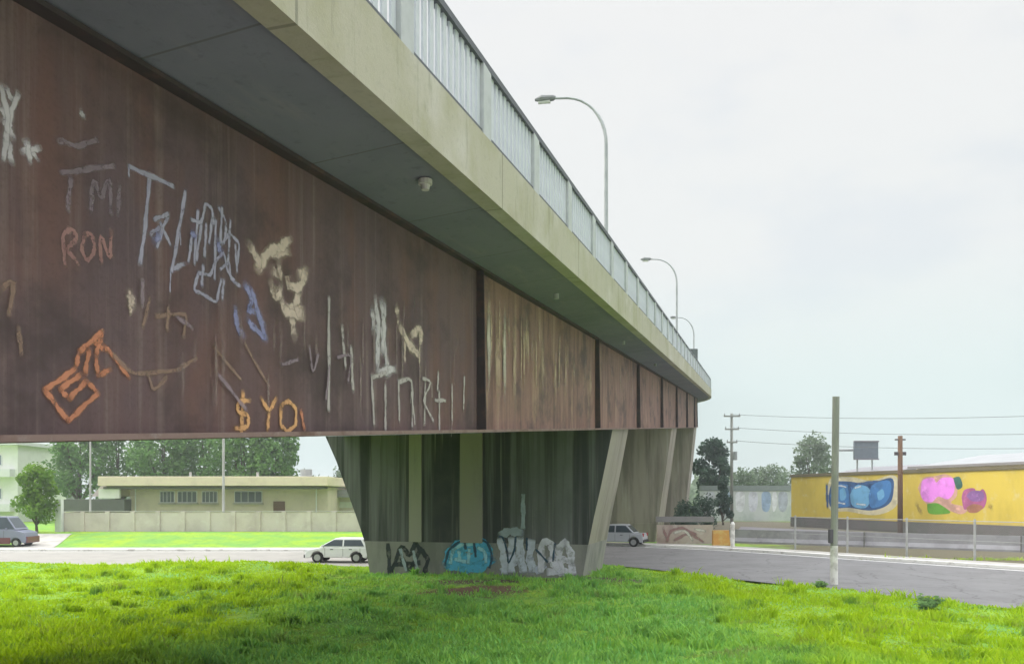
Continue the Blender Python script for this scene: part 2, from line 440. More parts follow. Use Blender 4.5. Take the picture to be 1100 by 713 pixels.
# pale drain outlet under the overhang
t_ = (lambda rx: 3.95 / (.279 - .96 * rx))(( 457 - CX) / FPX)
sdr = t_ * (.279 * (457 - CX) / FPX + .96)
mb = MB(); mb.tube([bp(sdr, 3.95, 3.26), bp(sdr, 3.95, 3.20), bp(sdr, 3.95, 3.195), bp(sdr, 3.95, 3.13)], [.09, .09, .06, .05], 12); build(mb, 'drain_spout', M_WHITEW0, slab)
for s_ in (sdr + 9, sdr + 20, sdr + 31):
    mb = MB(); mb.tube([bp(s_, 4.3, 3.27), bp(s_, 4.3, 3.13)], .06, 10); build(mb, 'drain_spout', M_POST, slab)

# railing on the near edge
mb = MB(); sweep(mb, [(3.44, 5.06), (3.56, 5.06), (3.56, 5.15), (3.44, 5.15)], close=True)
railing = build(mb, 'railing', M_HAND, bridge)
mb = MB(); sweep(mb, [(3.455, 4.056), (3.545, 4.056), (3.545, 4.15), (3.455, 4.15)]); build(mb, 'bottom_rail', M_HAND, railing)
post_s = [7.85 + 2.75 * k for k in range(-8, 49)]
pm = MB(); pm.box((0, 0, .515), (.14, .34, 1.03)); post0 = None
def place(o, s, lat, up):
    o.location = bp(s, lat, up) - wloc(railing); o.rotation_euler.z = -heading(s)
for s in post_s:
    if post0 is None: post0 = build(pm, 'post', M_POST, railing, local=True, bevel=.012); o = post0
    else: o = post0.copy(); COL.objects.link(o)
    o.parent = railing; place(o, s, 3.5, 4.02)
bal0 = None; rest = MB(); count = 0
s = -22.0
while s < 140:
    if min(abs(s - q) for q in post_s) > .22:
        if s > 5.2 and count < 100:
            if bal0 is None:
                bm_ = MB(); bm_.box((0, 0, .52), (.03, .112, 1.04)); bal0 = build(bm_, 'baluster', M_RAIL, railing, local=True); o = bal0
            else: o = bal0.copy(); COL.objects.link(o)
            o.parent = railing; place(o, s, 3.5, 4.03); count += 1
        else:
            rest.box(bp(s, 3.5, 4.55), (.03, .112, 1.04), -heading(s))
    s += .2115
rb = build(rest, 'baluster', M_RAIL, railing); rb['kind'] = 'stuff'
mb = MB(); sweep(mb, [(17.7, 5.06), (17.8, 5.06), (17.8, 5.15), (17.7, 5.15)])
for s in np.arange(-22, 140, 2.75): mb.box(bp(s, 17.75, 4.55), (.14, .3, 1.0), -heading(s))
build(mb, 'railing', M_HAND, bridge)

# piers
M_PIERM = M_PIER
def pier(s0, th_=4.4, M_PIERM=None, M_PLINTH=None):
    z1 = 1.32
    def P(lat, s, z): v = bp(s, lat, 0); return Vector((v.x, v.y, z))
    top = lambda s: bp(s, 10, 0).z - .006
    right = [(4.9, None), (5.12, .76), (5.36, .5), (5.62, .25), (5.85, .2)]
    wide = (1.7, 1.3, 1.0, .75, .5)
    def poly(s):
        T = top(s); pts = []
        for lat, f in right: pts.append((lat, T if f is None else z1 + (T - z1) * (f if f > .2 else 0)))
        L = [(21.3 - a + (wide[i] - .5) * .75, z) for i, (a, z) in enumerate(pts)]
        return pts + L[::-1]
    A = [P(a, s0, z) for a, z in poly(s0)]; B = [P(a, s0 + th_, z) for a, z in poly(s0 + th_)]
    n = len(A); mb = MB(); mb.add(A + B, [tuple(range(n)), tuple(range(n, 2 * n))[::-1]])
    o = build(mb, 'pier', M_PIERM, bridge)
    # flared end faces, paler: the skylight on them is put into the concrete colour
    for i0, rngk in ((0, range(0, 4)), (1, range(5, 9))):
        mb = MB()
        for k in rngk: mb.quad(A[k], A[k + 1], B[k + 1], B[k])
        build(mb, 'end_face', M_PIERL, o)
    mb = MB(); mb.quad(A[0], A[9], B[9], B[0]); mb.quad(A[4], A[5], B[5], B[4]); build(mb, 'pier_cap', M_PIERM, o)
    e = .05
    mb = MB(); pl = [(5.85, z1 - .003), (6.2, -.7), (15.05, -.7), (15.42, z1 - .003)]
    mb.add([P(a, s0 - e, z) for a, z in pl] + [P(a, s0 + th_ + e, z) for a, z in pl],
           [(0, 1, 2, 3), (7, 6, 5, 4), (0, 4, 5, 1), (1, 5, 6, 2), (2, 6, 7, 3), (3, 7, 4, 0)])
    build(mb, 'plinth', M_PLINTH, o)
    T = top(s0)
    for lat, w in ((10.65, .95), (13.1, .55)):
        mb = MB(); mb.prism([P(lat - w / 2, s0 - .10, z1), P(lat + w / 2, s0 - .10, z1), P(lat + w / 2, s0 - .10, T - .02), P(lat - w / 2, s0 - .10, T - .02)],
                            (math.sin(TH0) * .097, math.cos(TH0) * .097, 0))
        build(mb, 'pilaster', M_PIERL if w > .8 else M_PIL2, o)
    return o
M_PLINTH = nmat('grimy_plinth_concrete', (.33, .32, .31), [((.20, .20, .20), 1.0, (1, 1, .3), .42, .66, .8), ((.27, .26, .24), 3, None, .55, .75, .5)], .92, bump=.3, bscale=9)
M_PIL2 = nmat('weathered_rib_concrete', (.40, .38, .34), [((.20, .195, .18), 1, (2, 2, .2), .45, .66, .8)], .92)
M_PIERF = nmat('pale_tan_pier_concrete', (.33, .30, .25), [((.17, .155, .13), 1.0, (1.1, 1.1, .1), .42, .62, .85), ((.42, .40, .35), 1.0, (2, 2, .15), .56, .70, .6)], .92, bump=.3, bscale=8)
PIERS = [30.8, 57.0, 83.0, 109.0]
piers = [pier(s, 4.4, M_PIER if s < 40 else M_PIERF, M_PLINTH if s < 40 else M_PIERF) for s in PIERS]  # far piers paler: the stronger light on them is put into the colour

# ------------------------------------------------------------------ graffiti strokes laid on a wall plane
class Plane:
    def __init__(s, p0, nrm, e1, parent):
        s.p0, s.n, s.e1 = Vector(p0), Vector(nrm).normalized(), Vector(e1).normalized()
        s.e2 = s.n.cross(s.e1).normalized()
        if s.e2.z < 0: s.e2 = -s.e2
        s.parent = parent; s.k = 0
    def hit(s, px, py):
        r = Vector(((px - CX) / FPX, 1, (HY - py) / FPX)); c = Vector((0, 0, H))
        t = (s.p0 - c).dot(s.n) / r.dot(s.n); q = c + r * t - s.p0
        return q.dot(s.e1), q.dot(s.e2)
    def pt(s, a, b, lift): return s.p0 + s.e1 * a + s.e2 * b + s.n * lift
    def strokes(s, name, items, mat, label=None, widen=1.75, drips=0):
        """items that touch or nearly touch share one mesh; separate letters get one each"""
        groups = []
        items = list(items); qd = random.Random(len(name) + len(items) * 7 + s.k)
        extra = []
        for pts, w in items:
            for _ in range(drips):
                x, y = pts[qd.randrange(len(pts))]
                extra.append(([(x, y), (x + qd.uniform(-1, 1), y + qd.uniform(6, 24))], w * qd.uniform(.25, .45)))
        for pts, w in items + extra:
            w = w * widen
            P = [s.hit(*p) for p in pts]
            Q = []
            for p, q in zip(P[:-1], P[1:]):
                m = 6 if len(P) == 2 else 4
                Q += [(p[0] + (q[0] - p[0]) * k / m, p[1] + (q[1] - p[1]) * k / m) for k in range(m)]
            P = Q + [P[-1]]
            for _ in range(1):
                P = [P[0]] + [((a[0] + 2 * b[0] + c[0]) / 4, (a[1] + 2 * b[1] + c[1]) / 4) for a, b, c in zip(P[:-2], P[1:-1], P[2:])] + [P[-1]]
            bb = [min(p[0] for p in P) - w * .6, max(p[0] for p in P) + w * .6, min(p[1] for p in P) - w * .6, max(p[1] for p in P) + w * .6]
            hit = [g for g in groups if any(not (q[2][1] < bb[0] or q[2][0] > bb[1] or q[2][3] < bb[2] or q[2][2] > bb[3]) for q in g)]
            new = [(P, w, bb)]
            for g in hit: new += g; groups.remove(g)
            groups.append(new)
        first = None
        for g in groups:
            mb = MB()
            for P, w, _ in g:
                s.k += 1; lift = .002 + .00012 * s.k
                vs, fs, uv = [], [], []; n = len(P); ln = [0]
                for i in range(1, n): ln.append(ln[-1] + math.dist(P[i - 1], P[i]))
                for i in range(n):
                    a, c = P[max(i - 1, 0)], P[min(i + 1, n - 1)]
                    tx, ty = c[0] - a[0], c[1] - a[1]; L = math.hypot(tx, ty) + 1e-9
                    ww = w * (1 + .22 * math.sin(i * 1.7 + s.k * 2.3)); nx, ny = -ty / L * ww / 2, tx / L * ww / 2
                    ex, ey = 0, 0
                    if i == 0: ex, ey = -tx / L * w * .4, -ty / L * w * .4
                    if i == n - 1: ex, ey = tx / L * w * .4, ty / L * w * .4
                    vs += [s.pt(P[i][0] + nx + ex, P[i][1] + ny + ey, lift), s.pt(P[i][0] - nx + ex, P[i][1] - ny + ey, lift)]
                E = [min(ln[i], ln[-1] - ln[i]) / w for i in range(n)]
                for i in range(n - 1):
                    fs.append((2 * i, 2 * i + 1, 2 * i + 3, 2 * i + 2)); uv.append([(E[i], 0), (E[i], 1), (E[i + 1], 1), (E[i + 1], 0)])
                mb.add(vs, fs, uv)
            o = build(mb, name, mat, s.parent)
            if first is None: first = o
        if label and len(groups) == 1: first['label'] = label
        return first
    def blob(s, name, pts, mat, label=None, smoothn=5):
        s.k += 1; lift = .002 + .0004 * s.k
        P = [s.hit(*p) for p in pts]
        Q = catmull(P + [P[0]], smoothn)[:-1]
        mb = MB(); mb.add([s.pt(a, b, lift) for a, b in Q], [tuple(range(len(Q)))], [[(.5, .5)] * len(Q)])
        o = build(mb, name, mat, s.parent)
        if label: o['label'] = label
        return o

sb, cb = math.sin(TH0), math.cos(TH0)
GP = Plane(bp(10, 5.0, 1.5), (cb, -sb, 0), (sb, cb, SL), girder)
S_WHITE = spray('faded_white_spray', (.66, .63, .66), .9)
S_DIM = spray('dim_mauve_spray', (.34, .27, .31), .7)
S_PINK = spray('faded_rose_spray', (.44, .25, .23), .8)
S_LAV = spray('lavender_spray', (.50, .49, .62), .8)
S_BLUE = spray('slate_blue_spray', (.36, .38, .64), .8)
S_CREAM = spray('cream_spray', (.72, .60, .50), .95)
S_ORANGE = spray('orange_spray', (.64, .27, .15), .9)
S_GOLD = spray('amber_spray', (.78, .44, .20), .95)
S_STREAK = spray('pale_run_stain', (.62, .46, .33), .95, 3, 3)
S_STREAK2 = spray('chalk_run_stain', (.66, .60, .52), .95, 4, 3)
S_CHALK = spray('chalk_spray', (.60, .56, .54), .75)
S_TAN = spray('tan_run_stain', (.40, .27, .20), .6, 5)
G = lambda items, w: [(p, w) for p in items]
GP.strokes('graffiti', G([[(1, 92), (9, 130), (3, 172)], [(19, 100), (8, 132), (14, 150)], [(9, 150), (12, 176)], [(0, 128), (14, 140)],
    [(29, 150), (32, 176)], [(22, 163), (43, 159)], [(24, 151), (41, 172)], [(86, 116), (90, 130)], [(5, 92), (15, 112)], [(0, 112), (8, 132)]], .05), S_WHITE, 'faded white scribble')
GP.strokes('graffiti', G([[(65, 186), (122, 178)], [(76, 190), (72, 228)], [(97, 228), (100, 190), (108, 216), (117, 188), (119, 230)], [(128, 200), (126, 232)],
    [(60, 150), (84, 158), (104, 150)]], .05), S_DIM, 'dim mauve lettering')
GP.strokes('graffiti', G([[(69, 286), (67, 250), (78, 246), (83, 257), (70, 267), (85, 285)], [(90, 252), (87, 270), (94, 281), (102, 268), (98, 251), (90, 252)],
    [(108, 283), (107, 250), (118, 281), (119, 248)]], .045), S_PINK, 'faded rose lettering reading RON')
GP.strokes('graffiti', G([[(138, 179), (186, 200)], [(160, 190), (156, 240), (150, 284)], [(199, 205), (193, 240), (184, 292)], [(183, 290), (198, 283)]], .05), S_LAV, 'tall lavender letter T and stroke', drips=1)
GP.strokes('graffiti', G([[(164, 236), (181, 230)], [(168, 266), (176, 240), (181, 232)], [(171, 238), (183, 264)], [(204, 236), (216, 240), (220, 218), (227, 224), (229, 242)], [(216, 240), (210, 280)],
    [(228, 228), (224, 262)], [(212, 226), (208, 284)], [(221, 240), (219, 276)], [(231, 236), (230, 300)], [(238, 222), (236, 262)], [(247, 236), (244, 286)], [(252, 262), (254, 292)], [(218, 284), (216, 308)], [(206, 250), (202, 282)], [(240, 300), (238, 322)], [(160, 252), (172, 244)], [(234, 222), (243, 240), (240, 262)], [(238, 262), (246, 250), (257, 262), (254, 284)],
    [(212, 293), (226, 296), (230, 282), (240, 270), (244, 292), (252, 303)], [(213, 293), (207, 312), (218, 316), (232, 326), (237, 300)], [(236, 290), (246, 280), (247, 300), (258, 308)]], .042), S_LAV, 'lavender angular letters')
GP.strokes('graffiti', G([[(262, 304), (270, 322), (266, 334), (275, 334)], [(268, 308), (274, 326), (284, 362)], [(264, 342), (272, 352), (286, 364)], [(276, 336), (284, 352)], [(252, 330), (254, 352), (262, 362)], [(206, 244), (208, 260)], [(172, 248), (164, 262)],
    [(232, 256), (238, 276)]], .085), S_BLUE, 'slate blue runs under the lavender letters')
GP.strokes('graffiti', G([[(266, 262), (278, 282), (274, 292)], [(276, 290), (288, 270), (300, 266), (312, 256)], [(286, 272), (310, 270)], [(290, 290), (300, 296), (298, 280)],
    [(290, 302), (296, 322), (302, 306)], [(312, 298), (308, 306), (322, 310), (328, 290)], [(318, 296), (330, 292)], [(322, 312), (316, 330), (326, 342)], [(300, 318), (306, 336), (324, 338)], [(312, 336), (316, 364)], [(306, 330), (326, 332)]], .125), S_CREAM, 'chunky cream lettering')
GP.strokes('graffiti', G([[(47, 419), (72, 452)], [(72, 452), (104, 422)], [(104, 422), (92, 409)], [(92, 409), (73, 428)], [(73, 428), (63, 418)], [(47, 419), (80, 396)], [(63, 418), (86, 402)], [(80, 396), (84, 378)], [(84, 378), (109, 356)],
    [(109, 356), (102, 382)], [(102, 382), (104, 404)], [(95, 374), (90, 402)], [(110, 370), (122, 384)], [(122, 384), (138, 406)], [(98, 366), (112, 376)], [(104, 404), (118, 396)]], .05), S_ORANGE, 'orange angular block tag')
GP.strokes('graffiti', G([[(120, 380), (140, 402), (190, 398), (210, 384)], [(158, 402), (164, 420), (178, 405)], [(160, 320), (152, 352)], [(180, 330), (178, 356)], [(166, 340), (200, 336), (196, 362)], [(228, 372), (258, 408)],
    [(0, 310), (14, 300), (8, 340)], [(18, 350), (22, 382)], [(262, 370), (288, 415)]], .045), S_TAN, 'thin brown scrawl')
GP.strokes('graffiti', G([[(138, 312), (141, 334)], [(142, 318), (139, 328)]], .09), S_CREAM, drips=1)
GP.strokes('graffiti', G([[(267, 430), (255, 431), (254, 442), (266, 446), (265, 459), (251, 460)], [(260, 421), (258, 469)], [(279, 427), (288, 442), (296, 427)], [(288, 442), (286, 464)],
    [(301, 436), (300, 456), (308, 464), (317, 456), (317, 438), (308, 430), (301, 436)]], .06), S_GOLD, 'amber lettering reading $ YO')
GP.strokes('graffiti', G([[(322, 440), (326, 462)]], .06), S_ORANGE)
GP.strokes('graffiti', G([[(402, 320), (406, 350), (404, 395)], [(408, 322), (412, 350), (410, 380)], [(399, 330), (401, 360)], [(404, 400), (424, 396)], [(412, 325), (410, 360), (417, 402)], [(400, 352), (412, 356)], [(416, 384), (414, 404)]], .14), S_WHITE, 'worn white patch of paint')
GP.strokes('graffiti', G([[(424, 326), (427, 342)], [(428, 350), (440, 372), (450, 382)], [(440, 360), (452, 352), (450, 372)], [(434, 366), (446, 378)]], .15), S_CREAM, drips=1)
GP.strokes('graffiti', G([[(398, 402), (401, 456)], [(398, 406), (414, 400)], [(413, 412), (413, 462)], [(427, 408), (428, 452)], [(427, 410), (442, 406), (442, 458)], [(456, 408), (455, 456)], [(470, 398), (469, 420)], [(466, 430), (478, 430)], [(471, 420), (471, 464)], [(498, 404), (497, 440)],
    [(352, 320), (352, 440)], [(376, 372), (378, 420)], [(366, 350), (370, 395)]], .075), S_CHALK, 'chalky drips of old lettering')
qs = random.Random(12)
def px_top(x): return 458 - (800 - x) * .59              # girder's top edge in the photo
runs = [(524, 14, 120, .22, 1), (541, 16, 115, .20, 1), (541, 40, 60, .26, 1), (571, 22, 60, .30, 0), (582, 20, 85, .3, 0), (596, 24, 80, .3, 0), (607, 20, 75, .32, 0), (616, 25, 50, .3, 0), (628, 22, 45, .32, 0), (534, 20, 140, .35, 0), (552, 18, 120, .3, 0), (562, 15, 60, .3, 0)]
for k in range(26):
    x = qs.uniform(520, 636); runs.append((x, qs.uniform(6, 40), qs.uniform(25, 90), qs.uniform(.08, .22), 0))
for k in range(12):
    x = qs.uniform(646, 682); runs.append((x, qs.uniform(4, 12), qs.uniform(15, 45), qs.uniform(.15, .35), 0))
for k in range(10):
    x = qs.uniform(690, 735); runs.append((x, qs.uniform(3, 8), qs.uniform(8, 22), qs.uniform(.2, .5), 0))
for j in (0, 1):
    it = [([(x, px_top(x) + a), (x, min(px_top(x) + a + l, 456))], w) for x, a, l, w, c in runs if c == j]
    GP.strokes('water_stain', it, S_STREAK2 if j else S_STREAK, None, 1.7)
GP.strokes('water_stain', [([(668, 402), (668, 438)], .6)], S_STREAK2, 'bright white run of paint')
# faint runs and scuffs on the first plates
runs = [([(x, y), (x, min(455, y + l))], w) for x, y, l, w in [(qs.uniform(150, 500), qs.uniform(300, 400), qs.uniform(25, 90), qs.uniform(.03, .09)) for k in range(34)] if y > px_top(x) + 25]
GP.strokes('water_stain', runs, spray('dull_run_stain', (.34, .27, .25), .55, 5, 5), None, 1.4)
GP.strokes('graffiti', G([[(330, 372), (334, 402), (340, 380)], [(352, 392), (348, 430)], [(360, 384), (376, 380), (372, 410)], [(300, 392), (318, 386)], [(232, 402), (262, 440)], [(150, 300), (150, 330)], [(186, 340), (204, 352)]], .05), S_DIM)
GP.strokes('graffiti', G([[(440, 420), (444, 456)], [(452, 406), (462, 410), (452, 430), (464, 452)], [(484, 412), (484, 452)]], .06), S_CHALK, drips=1)
# pier graffiti
PP = Plane(bp(30.8 - .055, 10.6, -2), (-sb, -cb, 0), (cb, -sb, 0), piers[0])
P_CYAN = spray('turquoise_spray', (.10, .52, .86), 1.0, 3, .2, .3)
P_NAVY = spray('navy_spray', (.02, .08, .16), .9, 3, .2, .3)
P_PALE = spray('pale_lilac_spray', (.74, .78, .95), 1.0, 3, .2, .3)
P_WHT = spray('whitish_spray', (.85, .84, .97), 1.0, 3, .2, .3)
P_DARK = spray('black_spray', (.03, .045, .055), .9, 3, .2, .3)
P_GRY = spray('pale_blue_grey_spray', (.5, .58, .68), .85, 3, .2, .3)
PP.strokes('graffiti', G([[(417, 585), (419, 617)], [(421, 612), (432, 584), (440, 598), (446, 584)], [(432, 600), (440, 615), (452, 588), (460, 600), (456, 615)], [(424, 606), (450, 604)], [(446, 582), (456, 596)]], .17), P_DARK, 'black scribbled tag')
PP.strokes('graffiti', G([[(430, 590), (436, 612)], [(444, 592), (448, 610)]], .12), P_GRY)
PP.strokes('graffiti', G([[(480, 604), (484, 592), (494, 584), (510, 581), (522, 585), (525, 596)], [(482, 606), (498, 610), (516, 610), (527, 600)], [(486, 596), (506, 600), (524, 592)], [(490, 603), (518, 605)], [(488, 589), (516, 588)]], .36), P_CYAN, 'turquoise bubble lettering')
PP.strokes('graffiti', G([[(484, 604), (486, 591), (495, 585), (507, 584)], [(489, 600), (500, 603)], [(504, 590), (503, 604)], [(514, 588), (521, 592), (522, 603)], [(493, 592), (494, 602)]], .12), spray('light_cyan_spray', (.40, .74, .92), 1.0, 3, .2, .3), 'light cyan highlights')
PP.strokes('graffiti', G([[(478, 606), (482, 590), (494, 581), (510, 578), (524, 582), (529, 598), (526, 609)]], .09), P_NAVY)
PP.strokes('graffiti', G([[(499, 579), (500, 589)], [(509, 580), (511, 597)]], .10), P_NAVY)
PP.strokes('graffiti', G([[(538, 574), (548, 570), (560, 572)]], .3), P_GRY)
PP.strokes('graffiti', G([[(538, 580), (541, 596), (542, 614)], [(549, 580), (550, 612)], [(541, 613), (558, 600), (558, 580)], [(558, 582), (562, 612)], [(570, 600), (571, 613)], [(571, 582), (568, 602), (578, 613), (584, 606)]], .27), P_PALE, 'pale blue block letters')
PP.strokes('graffiti', G([[(581, 612), (582, 582), (592, 582), (594, 596)], [(590, 600), (600, 611)], [(602, 614), (600, 590), (606, 581), (613, 592), (615, 614)], [(597, 600), (614, 602)], [(590, 614), (615, 614)]], .26), P_WHT, 'whitish lilac block letters')
PP.strokes('graffiti', G([[(536, 576), (540, 576), (545, 592), (546, 606), (553, 590), (554, 577)], [(566, 578), (566, 590)], [(576, 590), (588, 603)], [(596, 584), (594, 602)]], .07), P_NAVY)
PP.strokes('water_stain', G([[(562, 532), (562, 566)]], .16), P_GRY)

# ------------------------------------------------------------------ lamps on the bridge
M_GALV = nmat('galvanised_pole', (.40, .42, .43), [((.30, .32, .33), 2, None, .4, .7, .8)], .5, metal=.4)
M_LAMPG = simple('lamp_glass', (.62, .63, .60), .2)
def lamp(s, label, lat=5.0, h=None, arm=2.6):
    base = bp(s, lat, 3.862); hd = heading(s)
    o = empty('street_lamp', base, -hd)
    tag(o, label, 'street lamp', 'street lamps along the bridge deck')
    hh = h or 8.9
    mb = MB(); mb.tube([(0, 0, 0), (0, 0, .5), (0, 0, .52), (0, 0, hh - 2.6), (0, 0, hh - 2.0)], [.15, .15, .09, .075, .07], 10)
    build(mb, 'pole', M_GALV, o, local=True)
    pts = [(0, 0, hh - 2.0)] + [(-arm * .62 * (1 - math.cos(t)), 0, hh - 2.0 + 1.9 * math.sin(t)) for t in np.linspace(.1, R(82), 9)] + [(-arm * .72, 0, hh - .06)]
    mb = MB(); mb.tube(pts, [.065] * 5 + [.05] * (len(pts) - 5), 8); build(mb, 'arm', M_GALV, o, local=True)
    mb = MB(); z = hh - .04
    mb.tube([(-arm * .70, 0, z), (-arm * .74, 0, z), (-arm * .9, 0, z + .03), (-arm * 1.0, 0, z + .02)], [.05, .11, .14, .05], 10)
    head = build(mb, 'lamp_head', simple('lamp_housing', (.20, .21, .22), .5), o, local=True)
    mb = MB(); mb.tube([(-arm * .78, 0, z - .12), (-arm * .95, 0, z - .11)], [.08, .06], 8); build(mb, 'lamp_glass', M_LAMPG, head, local=True)
def lamp_s(px, lat):
    rx = (px - CX) / FPX; z = lat / (.279 - .96 * rx); return z * (.279 * rx + .96)
lamp(lamp_s(651, 5.0), 'tall curved street lamp on the bridge, nearest and largest of the lamps', 5.0, 8.9, 2.75)
lamp(lamp_s(727, 5.0), 'thin curved street lamp on the bridge, middle one in the row of lamps', 5.0, 9.3, 2.75)
lamp(84.0, 'faint distant street lamp low over the far end of the bridge railing', 5.0, 7.6, 2.4)

# dark sign at the far end of the railing
ps = 66.0
so = empty('road_sign', bp(ps, 4.0, 3.86), 0); tag(so, 'small dark road sign above the far end of the bridge railing', 'sign')
mb = MB(); mb.tube([(0, 0, 0), (0, 0, 2.3)], .05, 8); build(mb, 'sign_post', M_GALV, so, local=True)
mb = MB(); mb.box((0, -.06, 2.0), (.75, .06, .95)); build(mb, 'sign_board', simple('sign_back', (.10, .12, .12), .6), so, local=True, bevel=.01)

# ------------------------------------------------------------------ cars
M_GLASS = simple('car_glass', (.05, .07, .085), .12, spec=.6)
M_TYRE = simple('tyre_rubber', (.02, .02, .02), .8)
M_RIM = simple('wheel_rim', (.42, .43, .44), .4, metal=.6)
M_HEAD = simple('headlight_lens', (.7, .72, .72), .15)
M_TAIL = simple('tail_light_lens', (.42, .02, .02), .25)
M_TRIM = simple('black_trim', (.03, .03, .032), .6)
def car(name, loc, rz, paint, label, L=3.7, W=1.62, Ht=1.42, belt=.86, kind='hatch', lower=None, group=None):
    o = empty(name, loc, rz); tag(o, label, 'van' if kind == 'van' else 'car', group)
    wr = .29; xf, xr = L * .5 - .72, -L * .5 + .62
    def arch(xc):
        return [(xc + (wr + .06) * math.cos(t), wr + (wr + .06) * math.sin(t)) for t in np.linspace(0, math.pi, 9)]
    z0 = .2
    low = [(L / 2 - .04, z0 + .04)] + [(x, max(z, z0)) for x, z in arch(xf)] + [(x, max(z, z0)) for x, z in arch(xr)] + [(-L / 2 + .04, z0 + .05)]
    if kind == 'hatch': up = [(-L / 2, .5), (-L / 2 + .04, belt), (L * .22, belt), (L / 2 - .16, belt - .16), (L / 2, .52)]
    elif kind == 'sedan': up = [(-L / 2, .5), (-L / 2 + .05, belt - .02), (L * .20, belt), (L / 2 - .16, belt - .18), (L / 2, .52)]
    else: up = [(-L / 2, .5), (-L / 2 + .03, belt), (L * .30, belt), (L / 2 - .14, belt - .2), (L / 2, .55)]
    prof = low + up
    mb = MB(); mb.prism([(x, -W / 2, z) for x, z in prof], (0, W, 0))
    body = build(mb, 'body', paint, o, local=True, bevel=.06)
    if kind == 'hatch': gh = [(-L / 2 + .06, belt), (-L / 2 + .30, Ht - .04), (-L / 2 + .55, Ht), (L * .02, Ht), (L * .27, belt)]
    elif kind == 'sedan': gh = [(-L * .36, belt), (-L * .22, Ht - .02), (-L * .1, Ht), (L * .06, Ht - .02), (L * .27, belt)]
    else: gh = [(-L / 2 + .05, belt), (-L / 2 + .16, Ht - .05), (-L / 2 + .4, Ht), (L * .18, Ht), (L * .34, belt)]
    def hw(z): return W / 2 - .03 - .16 * (z - belt) / (Ht - belt)
    n = len(gh); vs = [(x, -hw(z), z) for x, z in gh] + [(x, hw(z), z) for x, z in gh]
    mb = MB(); mb.add(vs, [tuple(range(n)), tuple(range(n, 2 * n))[::-1]] + [(k, (k + 1) % n, n + (k + 1) % n, n + k) for k in range(n)])
    cab = build(mb, 'cabin', paint, o, local=True, bevel=.05)
    # side panes follow the tumblehome
    x0 = gh[0][0] + .2; x3 = gh[-1][0] - .12; zt = Ht - .09; zb = belt + .05
    def lerp_x(z, a, b): t = (z - a[1]) / (b[1] - a[1]); return a[0] + (b[0] - a[0]) * t
    fx0, fx1 = lerp_x(zb, gh[-1], gh[-2]) - .08, lerp_x(zt, gh[-1], gh[-2]) - .08
    rx0, rx1 = lerp_x(zb, gh[0], gh[1]) + .10, lerp_x(min(zt, gh[1][1]), gh[0], gh[1]) + .12
    mid = (fx0 + rx0) * .5
    for sgn in (-1, 1):
        for (a0, a1, b0, b1) in ((rx0, rx1, mid - .04, mid - .04), (mid + .04, mid + .04, fx0, fx1)):
            mb = MB(); ys = lambda z: sgn * (hw(z) + .006)
            mb.add([(a0, ys(zb), zb), (b0, ys(zb), zb), (b1, ys(zt), zt), (a1, ys(zt), zt),
                    (a0, ys(zb) - sgn * .05, zb), (b0, ys(zb) - sgn * .05, zb), (b1, ys(zt) - sgn * .05, zt), (a1, ys(zt) - sgn * .05, zt)],
                   [(0, 1, 2, 3), (4, 7, 6, 5), (0, 4, 5, 1), (1, 5, 6, 2), (2, 6, 7, 3), (3, 7, 4, 0)])
            build(mb, 'window', M_GLASS, cab, local=True)
    for (A, B, nm, sg) in ((gh[-1], gh[-2], 'windscreen', 1), (gh[0], gh[1], 'rear_window', -1)):
        d = Vector((B[0] - A[0], 0, B[1] - A[1])); nrm = Vector((sg * abs(d.z), 0, abs(d.x))).normalized() * .006
        p = lambda t, sd: Vector((A[0] + d.x * t, sd * (hw(A[1] + d.z * t) - .09), A[1] + d.z * t)) + nrm
        q = [p(.12, -1), p(.12, 1), p(.88, 1), p(.88, -1)]
        mb = MB(); mb.prism(q, -nrm * 3); build(mb, nm, M_GLASS, cab, local=True)
    for xc in (xf, xr):
        for sgn in (-1, 1):
            mb = MB(); mb.tube([(xc, sgn * (W / 2 - .2), wr), (xc, sgn * (W / 2 - .005), wr)], wr, 20)
            w = build(mb, 'wheel', M_TYRE, o, local=True)
            mb = MB(); mb.tube([(xc, sgn * (W / 2 - .1), wr), (xc, sgn * (W / 2 + .004), wr)], wr * .62, 14); build(mb, 'rim', M_RIM, w, local=True)
    for sgn in (-1, 1):
        mb = MB(); mb.box((L / 2 - .05, sgn * (W / 2 - .25), .64), (.14, .32, .14)); build(mb, 'headlight', M_HEAD, o, local=True, bevel=.02)
        mb = MB(); mb.box((-L / 2 + .03, sgn * (W / 2 - .13), .76), (.09, .18, .2)); build(mb, 'tail_light', M_TAIL, o, local=True, bevel=.02)
        mb = MB(); mb.box((L * .2, sgn * (W / 2 + .07), belt + .07), (.09, .16, .11)); build(mb, 'mirror', paint, o, local=True, bevel=.02)
    for sx in (1, -1):
        bh = .17 if lower is None else .44
        mb = MB(); mb.box((sx * (L / 2 + .005), 0, .275 + bh / 2), (.10, W * .94, bh)); build(mb, 'bumper', M_TRIM if lower is None else lower, o, local=True, bevel=.025)
    if lower is not None:
        for sgn in (-1, 1):
            mb = MB(); mb.box(((xf + xr) / 2, sgn * (W / 2 + .004), .42), (xf - xr - .72, .02, .46)); build(mb, 'side_skirt', lower, o, local=True, bevel=.006)
        mb = MB(); mb.box((sx * (L / 2 + .062), 0, .42), (.012, .42, .11)); build(mb, 'number_plate', M_WHITE, o, local=True)
